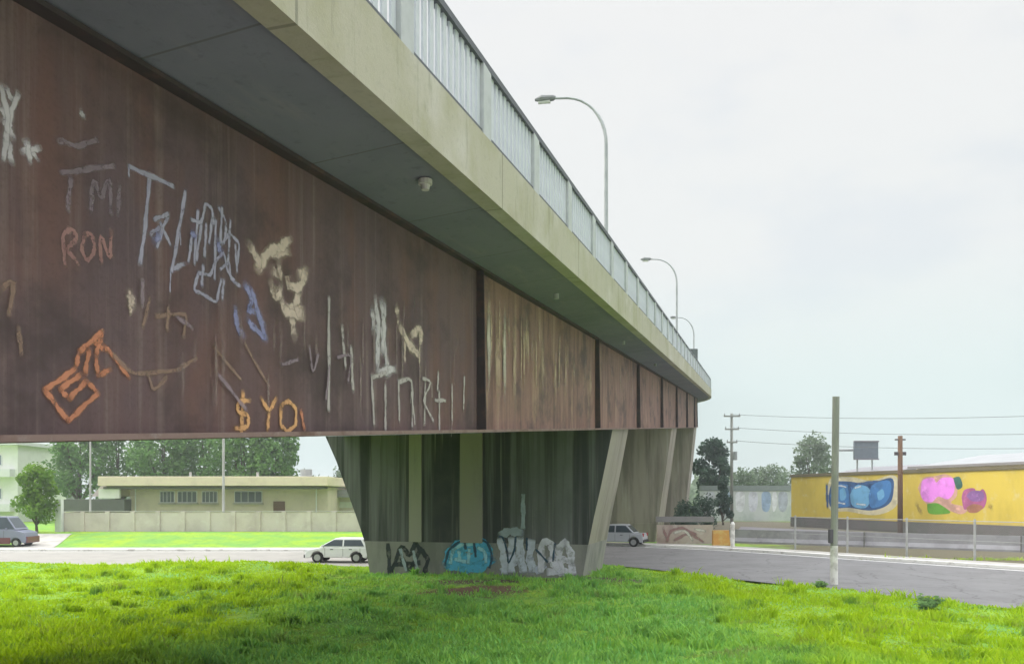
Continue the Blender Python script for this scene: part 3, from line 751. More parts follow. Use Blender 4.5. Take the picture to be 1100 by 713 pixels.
    for sgn in (-1, 1):
        for xx in (mid - .42, mid + .62):
            mb = MB(); mb.box((xx, sgn * (W / 2 + .006), belt - .12), (.16, .02, .035)); build(mb, 'door_handle', M_TRIM, o, local=True)
        for xx in (mid - .95, mid, mid + 1.0):
            mb = MB(); mb.box((xx, sgn * (W / 2 + .001), (belt + .3) / 2), (.014, .006, belt - .42)); build(mb, 'panel_gap', M_TRIM, o, local=True)
    return o
def paint(n, c): return nmat(n, c, [(tuple(x * .9 for x in c), 2, None, .4, .7, .6)], .25, spec=.5)
Pw = paint('white_car_paint', (.78, .80, .80))
Ps = paint('silver_blue_car_paint', (.22, .24, .32))
Pm = paint('maroon_car_paint', (.16, .045, .06))
car('parked_car', (-9.55, 44.4, float(road_z(-9.55, 44.4)) + .001), R(176), Pw, 'small white hatchback on the pale road, left of the graffitied pier', 3.5, 1.58, 1.34)
car('parked_car', (6.7, 52.1, float(road_z(7, 52)) + .002), R(160), paint('off_white_car_paint', (.46, .48, .52)), 'pale grey car parked under the bridge behind the graffitied front pier', 4.0, 1.65, 1.42, kind='sedan')
car('parked_van', (-36.7, 57.5, gz(-36.7, 57.5)), R(4), Ps, 'dull blue grey van with maroon lower panels, parked at the left edge', 4.4, 1.8, 2.15, 1.22, 'van', Pm)

# ------------------------------------------------------------------ trees
def leaf_mat(name, c1, c2, c3):
    m, nt, b = new_mat(name)
    g = nt.nodes.new('ShaderNodeNewGeometry')
    oi = nt.nodes.new('ShaderNodeObjectInfo')
    c = n_mix(nt, g.outputs['Random Per Island'], c1, c2)
    c = n_mix(nt, n_ramp(nt, n_noise(nt, g.outputs['Position'], .6, 3), .4, .7, 0, .7), c, c3)
    nt.links.new(c, b.inputs['Base Color']); b.inputs['Roughness'].default_value = .7
    b.inputs['Specular IOR Level'].default_value = .15
    t = nt.nodes.new('ShaderNodeBsdfTranslucent'); nt.links.new(c, t.inputs[0])
    mx = nt.nodes.new('ShaderNodeMixShader'); mx.inputs[0].default_value = .3
    out = nt.nodes['Material Output']
    nt.links.new(b.outputs[0], mx.inputs[1]); nt.links.new(t.outputs[0], mx.inputs[2]); nt.links.new(mx.outputs[0], out.inputs[0])
    return m
L_DARK = leaf_mat('dark_foliage', (.12, .24, .07), (.19, .32, .10), (.09, .19, .06))
L_BRIGHT = leaf_mat('bright_foliage', (.15, .29, .03), (.22, .36, .05), (.10, .20, .03))
L_PALE = leaf_mat('grey_green_foliage', (.17, .23, .15), (.22, .27, .19), (.13, .18, .12))
L_DEEP = leaf_mat('deep_foliage', (.065, .12, .08), (.10, .16, .11), (.05, .09, .065))
M_BARK = nmat('bark', (.11, .085, .06), [((.06, .05, .04), 4, (1, 1, .2), .4, .7, .8)], .95)
def tree_proto(seed, Ht, cr, n, leaf, mat, c0=.35, shape='round'):
    """returns (trunk mesh builder, crown builder) local to the base"""
    q = random.Random(seed)
    tr = MB(); hb = Ht * c0
    bend = [q.uniform(-.25, .25) for _ in range(4)]
    tr.tube([(0, 0, -.3), (bend[0] * .3, 0, hb * .5), (bend[0], bend[1], hb), (bend[0] * .5, bend[2], Ht * .75)], [.035 * Ht * .7, .028 * Ht * .7, .022 * Ht * .7, .03], 8)
    clumps = []
    for k in range(16 if shape == 'round' else 12):
        t = (k + .5) / (16 if shape == 'round' else 12)
        z = Ht * (c0 + (1 - c0) * (.12 + .80 * t))
        rr = cr * (math.sin(math.pi * (.12 + .80 * t)) ** .6) if shape == 'round' else cr * (1.05 - t)
        a = k * 2.4 + q.uniform(-.4, .4); rad = rr * q.uniform(.35, .8)
        clumps.append((Vector((math.cos(a) * rad, math.sin(a) * rad, z)), cr * q.uniform(.30, .55)))
    for c, r in clumps[::2]:
        tr.tube([(bend[0], bend[1], hb * .9), (c * .55 + Vector((0, 0, hb * .35))), c], [.012 * Ht, .008 * Ht, .02], 6)
    cr_ = MB()
    for i in range(n):
        c, r = q.choice(clumps)
        d = Vector((q.gauss(0, 1), q.gauss(0, 1), q.gauss(0, .8))).normalized() * r * (q.random() ** .45)
        p = c + d
        nrm = Vector((q.gauss(0, 1), q.gauss(0, 1), q.gauss(.6, 1))).normalized()
        a = nrm.cross(Vector((q.gauss(0, 1), q.gauss(0, 1), q.gauss(0, 1)))).normalized(); b = nrm.cross(a)
        l = leaf * q.uniform(.6, 1.3)
        cr_.add([p - a * l * .5, p + b * l * .28, p + a * l * .5, p - b * l * .28], [(0, 1, 2, 3)])
    return tr, cr_
def tree(name, loc, seed, Ht, cr, n, leaf, mat, label, c0=.35, shape='round', cat='tree', group=None):
    o = empty(name, loc); tag(o, label, cat, group)
    tr, cw = tree_proto(seed, Ht, cr, n, leaf, mat, c0, shape)
    build(tr, 'trunk', M_BARK, o, local=True, smooth=True); build(cw, 'crown', mat, o, local=True)
    return o
def gl(px, Y): x = (px - CX) / FPX * Y; return (x, Y, gz(x, Y))
tree('broadleaf_tree', gl(40, 66), 1, 5.6, 1.7, 3800, .34, L_BRIGHT, 'bright green bushy young tree between the white building and the garden wall', .12)
TG = 'dark trees behind the low house'
tl = [(84, 92, 12.5, 4.2, L_DARK, 'dark leafy tree behind the annex, leftmost of the dark trees'),
      (128, 98, 13.5, 4.6, L_DARK, 'leafy tree above the sloping left end of the house roof'),
      (176, 94, 13.0, 4.6, L_DARK, 'dense dark tree over the left half of the house roof'),
      (222, 99, 14.0, 4.8, L_DARK, 'tall dark tree behind the light pole above the house'),
      (262, 93, 12.8, 4.4, L_DARK, 'rounded dark tree right of the light pole behind the house'),
      (296, 97, 12.2, 3.4, L_DARK, 'smaller dark tree beside the sky gap, rightmost of the dark trees')]
for i, (px, Y, h_, cr, m, lb) in enumerate(tl):
    tree('broadleaf_tree', gl(px, Y), 20 + i, h_, cr, 5200, .5, m, lb, .18, group=TG)
for i, (px, Y, h_, cr, lb) in enumerate([(330, 104, 5.6, 3.0, 'low grey green bushy tree right of the house against the sky gap'),
                                         (372, 108, 6.5, 3.0, 'pale distant tree just left of the front pier')]):
    tree('broadleaf_tree', gl(px, Y), 40 + i, h_, cr, 2600, .5, L_PALE, lb, .15)
TR = 'distant trees beyond the mural wall'
for i, (px, Y, h_, cr, m, lb) in enumerate([(797, 132, 7.6, 3.0, L_PALE, 'hazy tree left of the power pole foot, leftmost in the distant row'),
        (812, 140, 8.0, 3.2, L_PALE, 'hazy round tree, second in the distant row beyond the white mural wall'),
        (830, 136, 8.6, 3.0, L_PALE, 'hazy taller tree, third in the distant row beyond the white mural wall'),
        (844, 142, 7.4, 2.8, L_PALE, 'hazy low tree beside the yellow wall end, last in the distant row')]):
    tree('broadleaf_tree', gl(px, Y), 60 + i, h_, cr, 2200, .5, m, lb, .2, group=TR)
tree('broadleaf_tree', gl(874, 112), 71, 11.6, 3.4, 3600, .5, L_PALE, 'rounded grey green tree rising behind the yellow wall beside the grey pole', .25)
tree('broadleaf_tree', gl(768, 116), 72, 11.6, 2.9, 5200, .6, L_DEEP, 'dark rounded tree at the far end of the bridge, left of the power pole', .12)
tree('shrub', gl(738, 74), 74, 2.6, 1.5, 2600, .24, L_DEEP, 'dark shrub behind the low pinkish wall, close to the far piers', .02, cat='shrub')
tree('shrub', gl(757, 78), 75, 3.2, 1.6, 2600, .24, L_DEEP, 'taller dark shrub behind the low pinkish wall, nearer the orange barrier', .02, cat='shrub')
tree('conifer_tree', gl(777, 90), 73, 5.4, 1.2, 2200, .34, L_DEEP, 'short dark green tree beneath the far end of the bridge', .08, 'cone')

# far-off wood closing the horizon
fw = MB(); q = random.Random(5)
for i in range(15000):
    a = q.uniform(-1.1, 1.1); d = q.uniform(190, 240)
    hgt = 5.0 + 2.2 * math.sin(a * 31) + 1.8 * math.sin(a * 83 + 1) + 1.2 * math.sin(a * 170)
    p = Vector((math.sin(a) * d, math.cos(a) * d, hgt * (q.random() ** .8) - .2))
    u = Vector((q.gauss(0, 1), q.gauss(0, 1), q.gauss(0, 1))).normalized(); w = u.orthogonal().normalized(); l = q.uniform(.7, 1.6)
    fw.add([p - u * l, p + w * l * .6, p + u * l, p - w * l * .6], [(0, 1, 2, 3)])
tag(build(fw, 'distant_woodland', L_PALE), 'low hazy line of far-off trees closing the horizon', 'woodland', kind='stuff')

# ------------------------------------------------------------------ left: house, wall, buildings
M_STUCCO = nmat('buff_stucco', (.60, .53, .43), [((.50, .44, .37), .8, None, .42, .68, .7)], .9)
M_ROOFC = nmat('cream_roof_edge', (.74, .65, .49), [((.64, .56, .43), 1.2, None, .45, .7, .7)], .8)
M_WALLP = nmat('pinkish_block_wall', (.64, .57, .54), [((.52, .45, .43), .6, None, .42, .66, .8), ((.70, .66, .63), 2, None, .55, .72, .6)], .9)
M_DARKW = simple('dark_window_glass', (.10, .12, .13), .3)
M_DARKR = simple('dark_roof_and_eave_shade', (.13, .14, .125), .8)
M_WHITEW = nmat('white_render', (.72, .73, .74), [((.6, .6, .62), 1, None, .45, .7, .6)], .85)
M_WHITE2 = nmat('bright_white_render', (.80, .80, .78), [((.7, .7, .68), 1, None, .45, .7, .5)], .85)
YH = 74.0
def X(px, Y): return (px - CX) / FPX * Y
def Z(py, Y): return H + (HY - py) / FPX * Y
house = empty('bungalow', (X(255, YH), YH, gz(X(255, YH), YH))); tag(house, 'low buff bungalow with flat cream roof and strip windows behind the garden wall', 'house')
x0, x1 = X(140, YH), X(352, YH); zr = Z(523, YH); zg = gz(x0, YH) - .2
mb = MB(); mb.box(((x0 + x1) / 2, YH + 5, (zg + zr) / 2), (x1 - x0, 10, zr - zg)); build(mb, 'wall', M_STUCCO, house)
xr0, xr1 = X(116, YH), X(357, YH); zt = Z(512, YH)
mb = MB(); mb.box(((xr0 + xr1) / 2, YH + 4.4, (zr + zt) / 2 + .05), (xr1 - xr0, 12.5, zt - zr - .1)); roof = build(mb, 'roof', M_ROOFC, house, bevel=.05)
mb = MB(); mb.box(((xr0 + xr1) / 2, YH - 1.0, zr + .05 - .13), (xr1 - xr0 - .6, .9, .2)); build(mb, 'eave_shade', M_DARKR, roof)  # dark strip under the eave, standing in for the shade there
mb = MB(); mb.prism([(X(100, YH), YH - .3, Z(533, YH)), (X(116, YH) - .01, YH - .3, Z(533, YH)), (X(116, YH) - .01, YH - .3, Z(515, YH))], (0, 9, 0)); build(mb, 'roof_slope', M_WALLP, roof)
mb = MB(); mb.box((X(125, YH), YH - 1.2, Z(530, YH)), (1.9, .3, .85)); build(mb, 'parapet', M_WHITE2, house)
wx = [(172, 188), (191, 212), (217, 234), (252, 282)]
for a, b in wx:
    mb = MB(); mb.box((X((a + b) / 2, YH), YH - .03, Z(533.5, YH)), (X(b, YH) - X(a, YH), .1, 1.1)); w = build(mb, 'window', M_WHITEW, house)
    mb = MB(); mb.box((X((a + b) / 2, YH), YH - .09, Z(533.5, YH)), (X(b, YH) - X(a, YH) - .14, .04, .95)); build(mb, 'pane', M_DARKW, w)
    mb = MB(); mb.box((X((a + b) / 2, YH), YH - .12, Z(533.5, YH) - .62), (X(b, YH) - X(a, YH) + .2, .3, .1)); build(mb, 'sill', M_CONC, w)
    mb = MB()
    for k in range(1, 4): mb.box((X(a + (b - a) * k / 4, YH), YH - .125, Z(533.5, YH)), (.05, .02, .95))
    build(mb, 'mullions', M_WHITEW, w)
mb = MB(); mb.box((X(300, YH), YH - .03, zg + 1.45), (1.05, .1, 2.5)); dr = build(mb, 'door', simple('brown_door', (.16, .10, .07), .6), house)
mb = MB(); mb.tube([(X(296.5, YH), YH - .09, zg + 1.4), (X(296.5, YH), YH - .16, zg + 1.4)], .05, 8); build(mb, 'handle', M_GALV, dr)
mb = MB(); mb.tube([(X(320, YH), YH + 3, zt - .1), (X(320, YH), YH + 3, zt + .8)], .55, 14); build(mb, 'water_tank', simple('grey_tank', (.30, .33, .36), .6), roof)
for px in (186, 262):
    mb = MB(); mb.tube([(X(px, YH), YH + 4, zt - .1), (X(px, YH), YH + 4, zt + .55)], .13, 8); build(mb, 'vent_pipe', M_GALV, roof)
for px in (146, 340):
    mb = MB(); mb.tube([(X(px, YH), YH - .09, zg), (X(px, YH), YH - .09, zr - .1)], .06, 8); build(mb, 'downpipe', M_WHITEW, house)
annex = empty('annex', (X(100, 72.6), 74, gz(X(100, 73), 74))); tag(annex, 'small annex with dark flat roof at the left end of the bungalow', 'outbuilding')
mb = MB(); mb.box((X(100, 73.4), 75, Z(562, 73)), (X(134, 73.4) - X(66, 73.4), 3, Z(550, 73) - Z(574, 73))); build(mb, 'wall', M_STUCCO, annex)
mb = MB(); mb.box((X(101, 73), 74.6, Z(542.5, 73)), (X(135, 73) - X(66, 73), 3.9, Z(536, 73) - Z(549, 73))); build(mb, 'roof', M_DARKR, annex)
# garden wall
YW = 67.5
wo = empty('garden_wall', (X(225, YW), YW, gz(X(225, YW), YW))); tag(wo, 'long pinkish block garden wall in front of the bungalow', 'wall')
zb = gz(X(225, YW), YW) - .3
mb = MB(); mb.box((X(226, YW), YW + .1, (zb + Z(550, YW)) / 2), (X(388, YW) - X(62, YW), .2, Z(550, YW) - zb)); build(mb, 'wall_panel', M_WALLP, wo)
mb = MB(); mb.box((X(226, YW), YW + .1, Z(549.4, YW) + .035), (X(388, YW) - X(62, YW) + .1, .3, .06)); build(mb, 'coping', M_CONC, wo)
for px in range(62, 390, 27):
    mb = MB(); mb.box((X(px, YW), YW - .05, (zb + Z(549, YW)) / 2), (.34, .16, Z(549, YW) - zb)); build(mb, 'pier_block', M_WALLP, wo)
mb = MB(); mb.box((X(63, YW - .4), YW - .3, (zb + Z(536, YW)) / 2), (.5, .42, Z(536, YW) - zb)); build(mb, 'gatepost', M_WHITEW, wo)
# carport right of the bungalow
co = empty('carport', (X(366, 79), 79, gz(X(366, 79), 79))); tag(co, 'grey carport with dark window right of the bungalow, partly behind the pier', 'outbuilding')
zb = gz(X(366, 79), 79) - .2
mb = MB(); mb.box((X(368, 79), 81, (zb + Z(533, 79)) / 2), (X(395, 79) - X(343, 79), 3.6, Z(533, 79) - zb)); build(mb, 'wall', M_WALLP, co)
mb = MB(); mb.box((X(368, 79), 80.6, Z(530, 79)), (X(399, 79) - X(340, 79), 5, Z(526, 79) - Z(534, 79))); build(mb, 'roof', simple('grey_sheet_roof', (.24, .25, .25), .7), co)
mb = MB(); mb.box((X(349, 79), 79.16, Z(543, 79)), (1.1, .1, .9)); build(mb, 'window', M_DARKW, co)
mb = MB(); mb.box((X(371, 79), 79.16, Z(542, 79)), (1.3, .1, .6)); build(mb, 'window', M_WHITEW, co)
# white building at the left edge
YB = 92
wb = empty('white_building', (X(-25, YB), YB + 4, gz(X(-25, YB), YB))); tag(wb, 'pale white two storey building with banded balconies at the left edge', 'building')
zb = gz(X(-25, YB), YB) - .2; bx0, bx1 = X(-110, YB), X(19, YB)
mb = MB(); mb.box(((bx0 + bx1) / 2, YB + 5, (zb + Z(478, YB)) / 2), (bx1 - bx0, 10, Z(478, YB) - zb)); build(mb, 'wall', M_WHITE2, wb)
mb = MB(); mb.box(((bx0 + bx1) / 2, YB + 4.8, Z(476, YB)), (bx1 - bx0 + .8, 11, .4)); build(mb, 'roof', M_WHITEW, wb)
for py in (508, 545):
    mb = MB(); mb.box(((bx0 + bx1) / 2, YB - .5, Z(py, YB)), (bx1 - bx0 - .6, 1.0, .9)); build(mb, 'balcony', M_WHITEW, wb)
for py in (494, 530):
    for px in (-95, -72, -49, -26, -4):
        mb = MB(); mb.box((X(px, YB), YB - .02, Z(py, YB)), (1.4, .1, 1.3)); w = build(mb, 'window', M_WHITEW, wb)
        mb = MB(); mb.box((X(px, YB), YB - .09, Z(py, YB)), (1.2, .06, 1.1)); build(mb, 'pane', simple('sky_tinted_pane', (.25, .28, .34), .2), w)
M_POLEG = nmat('grey_weathered_pole', (.33, .34, .31), [((.22, .23, .2), 2, (1, 1, .2), .42, .66, .8)], .85)
# poles on the left verge
def plain_pole(px, Y, ptop, r, mat, label, extra=None, name='light_pole', cat='pole'):
    x, _, z = gl(px, Y); o = empty(name, (x, Y, z)); tag(o, label, cat)
    mb = MB(); mb.tube([(0, 0, -.2), (0, 0, .25), (0, 0, .27), (0, 0, Z(ptop, Y) - z)], [r * 1.7, r * 1.7, r, r * .75], 10); build(mb, 'shaft', mat, o, local=True, smooth=True)
    return o
def add_arm(o, zt, arm):
    mb = MB(); mb.tube([(0, 0, zt), (arm * .2, 0, zt + .5), (arm * .8, 0, zt + .75)], [.05, .045, .04], 8); build(mb, 'arm', M_GALV, o, local=True)
    mb = MB(); mb.box((arm, 0, zt + .73), (.6, .22, .12)); build(mb, 'lamp_head', M_RAIL, o, local=True, bevel=.03)
p1 = plain_pole(240, 71, 430, .12, M_POLEG, 'pale light pole standing before the middle of the bungalow'); add_arm(p1, Z(430, 71) - p1.location.z, -1.6)
p2 = plain_pole(97, 71, 440, .09, M_POLEG, 'thin pale light pole rising in front of the dark roofed annex'); add_arm(p2, Z(440, 71) - p2.location.z, -1.4)

# ------------------------------------------------------------------ right: painted wall, sheds, poles, fence
M_YEL = nmat('yellow_wall_paint', (.68, .52, .075), [((.54, .41, .06), .35, (1, 1, .4), .42, .66, .8), ((.66, .58, .30), 1.2, None, .55, .72, .5)], .85)
M_PLN = nmat('dark_wall_base', (.135, .115, .11), [((.09, .10, .075), .5, None, .42, .66, .8), ((.19, .17, .17), 2, None, .55, .72, .6)], .9)
wa = Vector((X(850, 86), 86, 0)); wbp = Vector((X(1100, 60), 60, 0)); wdir = (wbp - wa).normalized(); wend = wa + wdir * 60
wn = Vector((wdir.y, -wdir.x, 0)); wn = wn if wn.y < 0 else -wn
yw = empty('mural_wall', (wa + wbp) / 2); tag(yw, 'long yellow wall with blue and pink mural lettering beyond the fence', 'wall')
ztop, zmid = 5.25, .98
mb = MB(); mb.prism([wa + Vector((0, 0, zmid)), wend + Vector((0, 0, zmid)), wend + Vector((0, 0, ztop)), wa + Vector((0, 0, ztop))], -wn * .25); yp = build(mb, 'painted_panel', M_YEL, yw)
mb = MB(); a_ = wa + wn * .10; e_ = wend + wn * .10
mb.prism([a_ + Vector((0, 0, -.3)), e_ + Vector((0, 0, -.3)), e_ + Vector((0, 0, zmid - .01)), a_ + Vector((0, 0, zmid - .01))], -wn * .4); build(mb, 'plinth', M_PLN, yw)
mb = MB(); a_ = wa + wn * .12 - wdir * .1; e_ = wend + wn * .12
mb.prism([a_ + Vector((0, 0, ztop + .01)), e_ + Vector((0, 0, ztop + .01)), e_ + Vector((0, 0, ztop + .30)), a_ + Vector((0, 0, ztop + .30))], -wn * .5); build(mb, 'coping', simple('brown_coping', (.155, .13, .07), .8), yw)
YP = Plane(wa + Vector((0, 0, 2)), wn, wdir, yp)
def mp(n, c): return nmat(n, c, [(tuple(x * .6 for x in c), .8, None, .42, .66, .7), (tuple(min(1, x * 1.4 + .05) for x in c), 1.8, None, .56, .7, .6)], .8)
m_bl, m_lb, m_nv = mp('mural_blue', (.06, .22, .52)), mp('mural_sky_blue', (.16, .42, .68)), mp('mural_navy', (.03, .10, .26))
m_pk, m_gr, m_pu, m_dg, m_mg, m_sal = mp('mural_pink', (.85, .28, .85)), mp('mural_green', (.13, .36, .03)), mp('mural_purple', (.30, .14, .38)), mp('mural_dark_green', (.05, .16, .12)), mp('mural_magenta', (.45, .12, .28)), mp('mural_salmon', (.66, .38, .30))
m_crm = mp('mural_pale_cream', (.66, .60, .40))
YP.blob('mural', [(888, 530), (893, 513), (915, 512), (935, 516), (960, 510), (966, 524), (962, 544), (940, 553), (910, 549), (892, 548)], m_crm, 'pale halo round the blue lettering')
YP.blob('mural', [(890, 532), (895, 518), (914, 517), (932, 520), (957, 513), (960, 526), (955, 541), (936, 548), (912, 545), (893, 545)], m_nv, 'navy outline of blue lettering')
YP.blob('mural', [(892, 532), (897, 521), (912, 521), (918, 530), (913, 543), (896, 543)], m_bl)
YP.blob('mural', [(913, 531), (920, 521), (932, 523), (936, 533), (930, 545), (916, 543)], m_lb, 'sky blue mural letter')
YP.blob('mural', [(933, 533), (938, 520), (955, 516), (957, 528), (950, 541), (936, 545)], m_bl)
for pts in ([(902, 526), (907, 524), (909, 534), (903, 537)], [(922, 530), (927, 527), (930, 535), (924, 538)], [(942, 529), (948, 525), (950, 533), (944, 537)]): YP.blob('mural', pts, m_lb)
YP.strokes('mural', G([[(888, 520), (889, 545)], [(912, 521), (915, 543)], [(934, 521), (935, 544)], [(920, 520), (955, 516)]], .35), spray('mural_navy_line', (.02, .09, .25), 1, 3))
YP.strokes('mural', G([[(896, 524), (902, 521), (909, 523)], [(918, 524), (925, 522)], [(940, 522), (950, 518)], [(898, 539), (908, 541)], [(920, 541), (930, 542)]], .16), spray('mural_white_line', (.75, .82, .86), .9, 3))
YP.blob('mural', [(986, 524), (992, 513), (1005, 511), (1016, 509), (1027, 516), (1028, 532), (1022, 540), (1040, 545), (1032, 552), (1012, 545), (994, 540)], m_sal, 'salmon halo round pink lettering')
YP.blob('mural', [(989, 530), (991, 516), (1002, 513), (1006, 518), (1012, 513), (1024, 514), (1025, 528), (1018, 536), (1008, 533), (1001, 539), (992, 537)], m_pk, 'bright pink mural letters')
YP.blob('mural', [(996, 541), (1006, 540), (1014, 544), (1021, 550), (1012, 552), (998, 551)], m_gr, 'green mural patch')
YP.blob('mural', [(1024, 513), (1031, 512), (1034, 522), (1028, 525)], m_dg, 'dark green mural patch')
YP.blob('mural', [(1033, 534), (1036, 526), (1046, 524), (1050, 529), (1056, 525), (1060, 534), (1057, 545), (1049, 548), (1044, 543), (1036, 547)], m_mg, 'magenta mural letter')
YP.blob('mural', [(1038, 532), (1044, 527), (1056, 528), (1056, 537), (1044, 538)], m_pu, 'purple mural patch')
YP.blob('mural', [(1038, 545), (1046, 541), (1056, 544), (1050, 550), (1041, 550)], mp('mural_brick', (.40, .17, .10)))
YP.strokes('mural', G([[(984, 540), (990, 552)], [(1062, 540), (1066, 548)]], .35), spray('mural_ochre_line', (.42, .31, .07), .5, 3))
# shed roofs behind the mural wall
M_SHED = nmat('pale_sheet_roof', (.33, .345, .36), [((.24, .255, .27), 1, (.3, 3, 1), .42, .66, .8)], .6)
sh = empty('warehouse', (62, 76, 0)); tag(sh, 'pale grey warehouse roof showing above the yellow mural wall', 'building')
sa = wa - wn * 4 + wdir * 13; se = wa - wn * 4 + wdir * 58
u = Vector((0, 0, 1))
mb = MB(); mb.prism([sa - u * .3, se - u * .3, se + u * 5.9, sa + u * 5.9], -wn * 16); build(mb, 'wall', M_WHITEW, sh)
mb = MB(); o_ = wn * .6
mb.prism([sa + o_ + u * 5.93, sa - wn * 8 + u * 7.2, sa - wn * 16.6 + u * 5.93], wdir * 45); build(mb, 'roof', M_SHED, sh)
mb = MB(); mb.prism([sa + o_ * 1.3 + u * 5.75 - wdir * .1, se + o_ * 1.3 + u * 5.75, se + o_ * 1.3 + u * 5.98, sa + o_ * 1.3 + u * 5.98 - wdir * .1], wn * .15); build(mb, 'gutter', simple('grey_gutter', (.26, .25, .27), .6), sh)
sh2 = empty('warehouse', (44, 100, 0)); tag(sh2, 'small grey shed roof behind the left end of the yellow wall', 'building')
sa = wa - wn * 5 + wdir * 1.0; se = sa + wdir * 9
mb = MB(); mb.prism([sa - u * .3, se - u * .3, se + u * 5.6, sa + u * 5.6], -wn * 7); build(mb, 'wall', M_PLN, sh2)
mb = MB(); mb.prism([sa + wn * .5 + u * 5.62, sa - wn * 3.5 + u * 6.4, sa - wn * 7.5 + u * 5.62], wdir * 9); build(mb, 'roof', simple('mauve_grey_roof', (.25, .25, .27), .7), sh2)
# sign board on posts behind the wall
YS = 83
bo = empty('billboard', (X(930, YS), YS, 0)); tag(bo, 'plain blue grey billboard panel standing above the yellow wall', 'billboard')
mb = MB(); mb.box((X(930, YS), YS, Z(483.5, YS)), (X(943, YS) - X(917, YS), .25, Z(474, YS) - Z(493, YS))); pn = build(mb, 'panel', simple('blue_grey_panel', (.17, .20, .24), .6), bo, bevel=.02)
mb = MB()
for pz in (474, 493): mb.box((X(930, YS), YS - .16, Z(pz, YS)), (X(943, YS) - X(917, YS) + .1, .08, .14))
build(mb, 'frame', simple('mauve_frame', (.22, .21, .24), .6), pn)
for px in (922, 938):
    mb = MB(); mb.tube([(X(px, YS), YS + .25, -.2), (X(px, YS), YS + .25, Z(476, YS))], .09, 8); build(mb, 'leg', M_GALV, bo)
mb = MB(); mb.tube([(X(901, YS), YS + .2, Z(483, YS)), (X(917, YS), YS + .2, Z(483, YS))], .13, 8); build(mb, 'bracket', M_GALV, bo)
# poles
x, Y = X(896, 29.2), 29.2
po = empty('utility_pole', (x, Y, gz(x, Y))); tag(po, 'tall plain grey concrete pole with whitewashed foot at the grass edge', 'pole')
zt = Z(426, Y) - gz(x, Y)
mb = MB(); mb.tube([(0, 0, 1.40), (.07, 0, zt)], [.125, .125], 12); build(mb, 'shaft', M_POLEG, po, local=True, smooth=False)
mb = MB(); mb.tube([(0, 0, -.3), (0, 0, 1.395)], [.135, .132], 12); build(mb, 'painted_foot', M_KERB, po, local=True)
mb = MB(); mb.box((-.13, -.02, 1.75), (.14, .16, .5)); build(mb, 'junction_box', simple('dark_box', (.10, .09, .11), .6), po, local=True, bevel=.01)
x, Y = X(967, 69.5), 69.5
b2 = empty('utility_pole', (x, Y, 0)); tag(b2, 'brown wooden post standing against the middle of the yellow mural wall', 'pole')
mb = MB(); mb.tube([(0, 0, -.3), (0, 0, Z(468, Y))], [.23, .19], 10); build(mb, 'shaft', nmat('brown_timber', (.16, .09, .05), [((.1, .06, .04), 3, (1, 1, .2), .4, .7, .8)], .9), b2, local=True, smooth=True)
mb = MB(); mb.box((0, 0, Z(472, Y)), (.9, .12, .12)); mb.box((0, 0, Z(487, Y)), (1.0, .12, .3)); build(mb, 'crossarm', simple('dark_crossarm', (.10, .085, .09), .8), b2, local=True)
x, Y = X(786, 92), 92
b3 = empty('power_pole', (x, Y, 0)); tag(b3, 'tall grey power pole with crossarms beside the far end of the bridge', 'pole')
mb = MB(); mb.tube([(0, 0, -.3), (0, 0, Z(444, Y))], [.2, .14], 10); build(mb, 'shaft', M_POLEG, b3, local=True, smooth=True)
for pz, w in ((447, 1.9), (461, 1.6), (475, 1.2)):
    mb = MB(); mb.box((.0, -.15, Z(pz, Y)), (w, .12, .16))
    ca = build(mb, 'crossarm', M_POLEG, b3, local=True)
    for sx in (-.45, .45):
        mb = MB(); mb.tube([(sx * w, -.15, Z(pz, Y) + .08), (sx * w, -.15, Z(pz, Y) + .32)], [.06, .04], 8); build(mb, 'insulator', simple('porcelain', (.3, .3, .3), .3), ca, local=True)
mb = MB(); mb.tube([(.35, -.2, Z(485, Y)), (.35, -.2, Z(494, Y))], .22, 10); build(mb, 'transformer', M_GALV, b3, local=True)
# cables from the power pole to the right
for (py0, px1, py1, Y1, lb) in ((447, 1260, 440, 62, 'top overhead cable running right from the power pole'), (461, 1260, 462, 62, 'middle overhead cable running right from the power pole'),
                                (475, 1260, 478, 62, 'lowest overhead cable running right from the power pole')):
    a = at(786, py0 - 2, 92); b = at(px1, py1, Y1); pts = []
    for k in range(25):
        t = k / 24; p = a.lerp(b, t); p.z -= 1.6 * 4 * t * (1 - t) * .35; pts.append(p)
    mb = MB(); mb.tube(pts, .022, 5)
    tag(build(mb, 'overhead_cable', simple('cable_sheath', (.12, .12, .12), .6), loc=a), lb, 'cable', 'overhead cables from the power pole')
x, Y = X(1180, 66), 66
b4 = empty('power_pole', (X(1260, 62), 62, 0)); tag(b4, 'power pole outside the right edge carrying the overhead cables', 'pole')
mb = MB(); mb.tube([(0, 0, -.3), (0, 0, Z(436, 62))], [.2, .14], 10); build(mb, 'shaft', M_POLEG, b4, local=True)
for pz in (440, 462, 478):
    mb = MB(); mb.box((0, -.15, Z(pz, 62)), (1.6, .12, .14)); build(mb, 'crossarm', M_POLEG, b4, local=True)

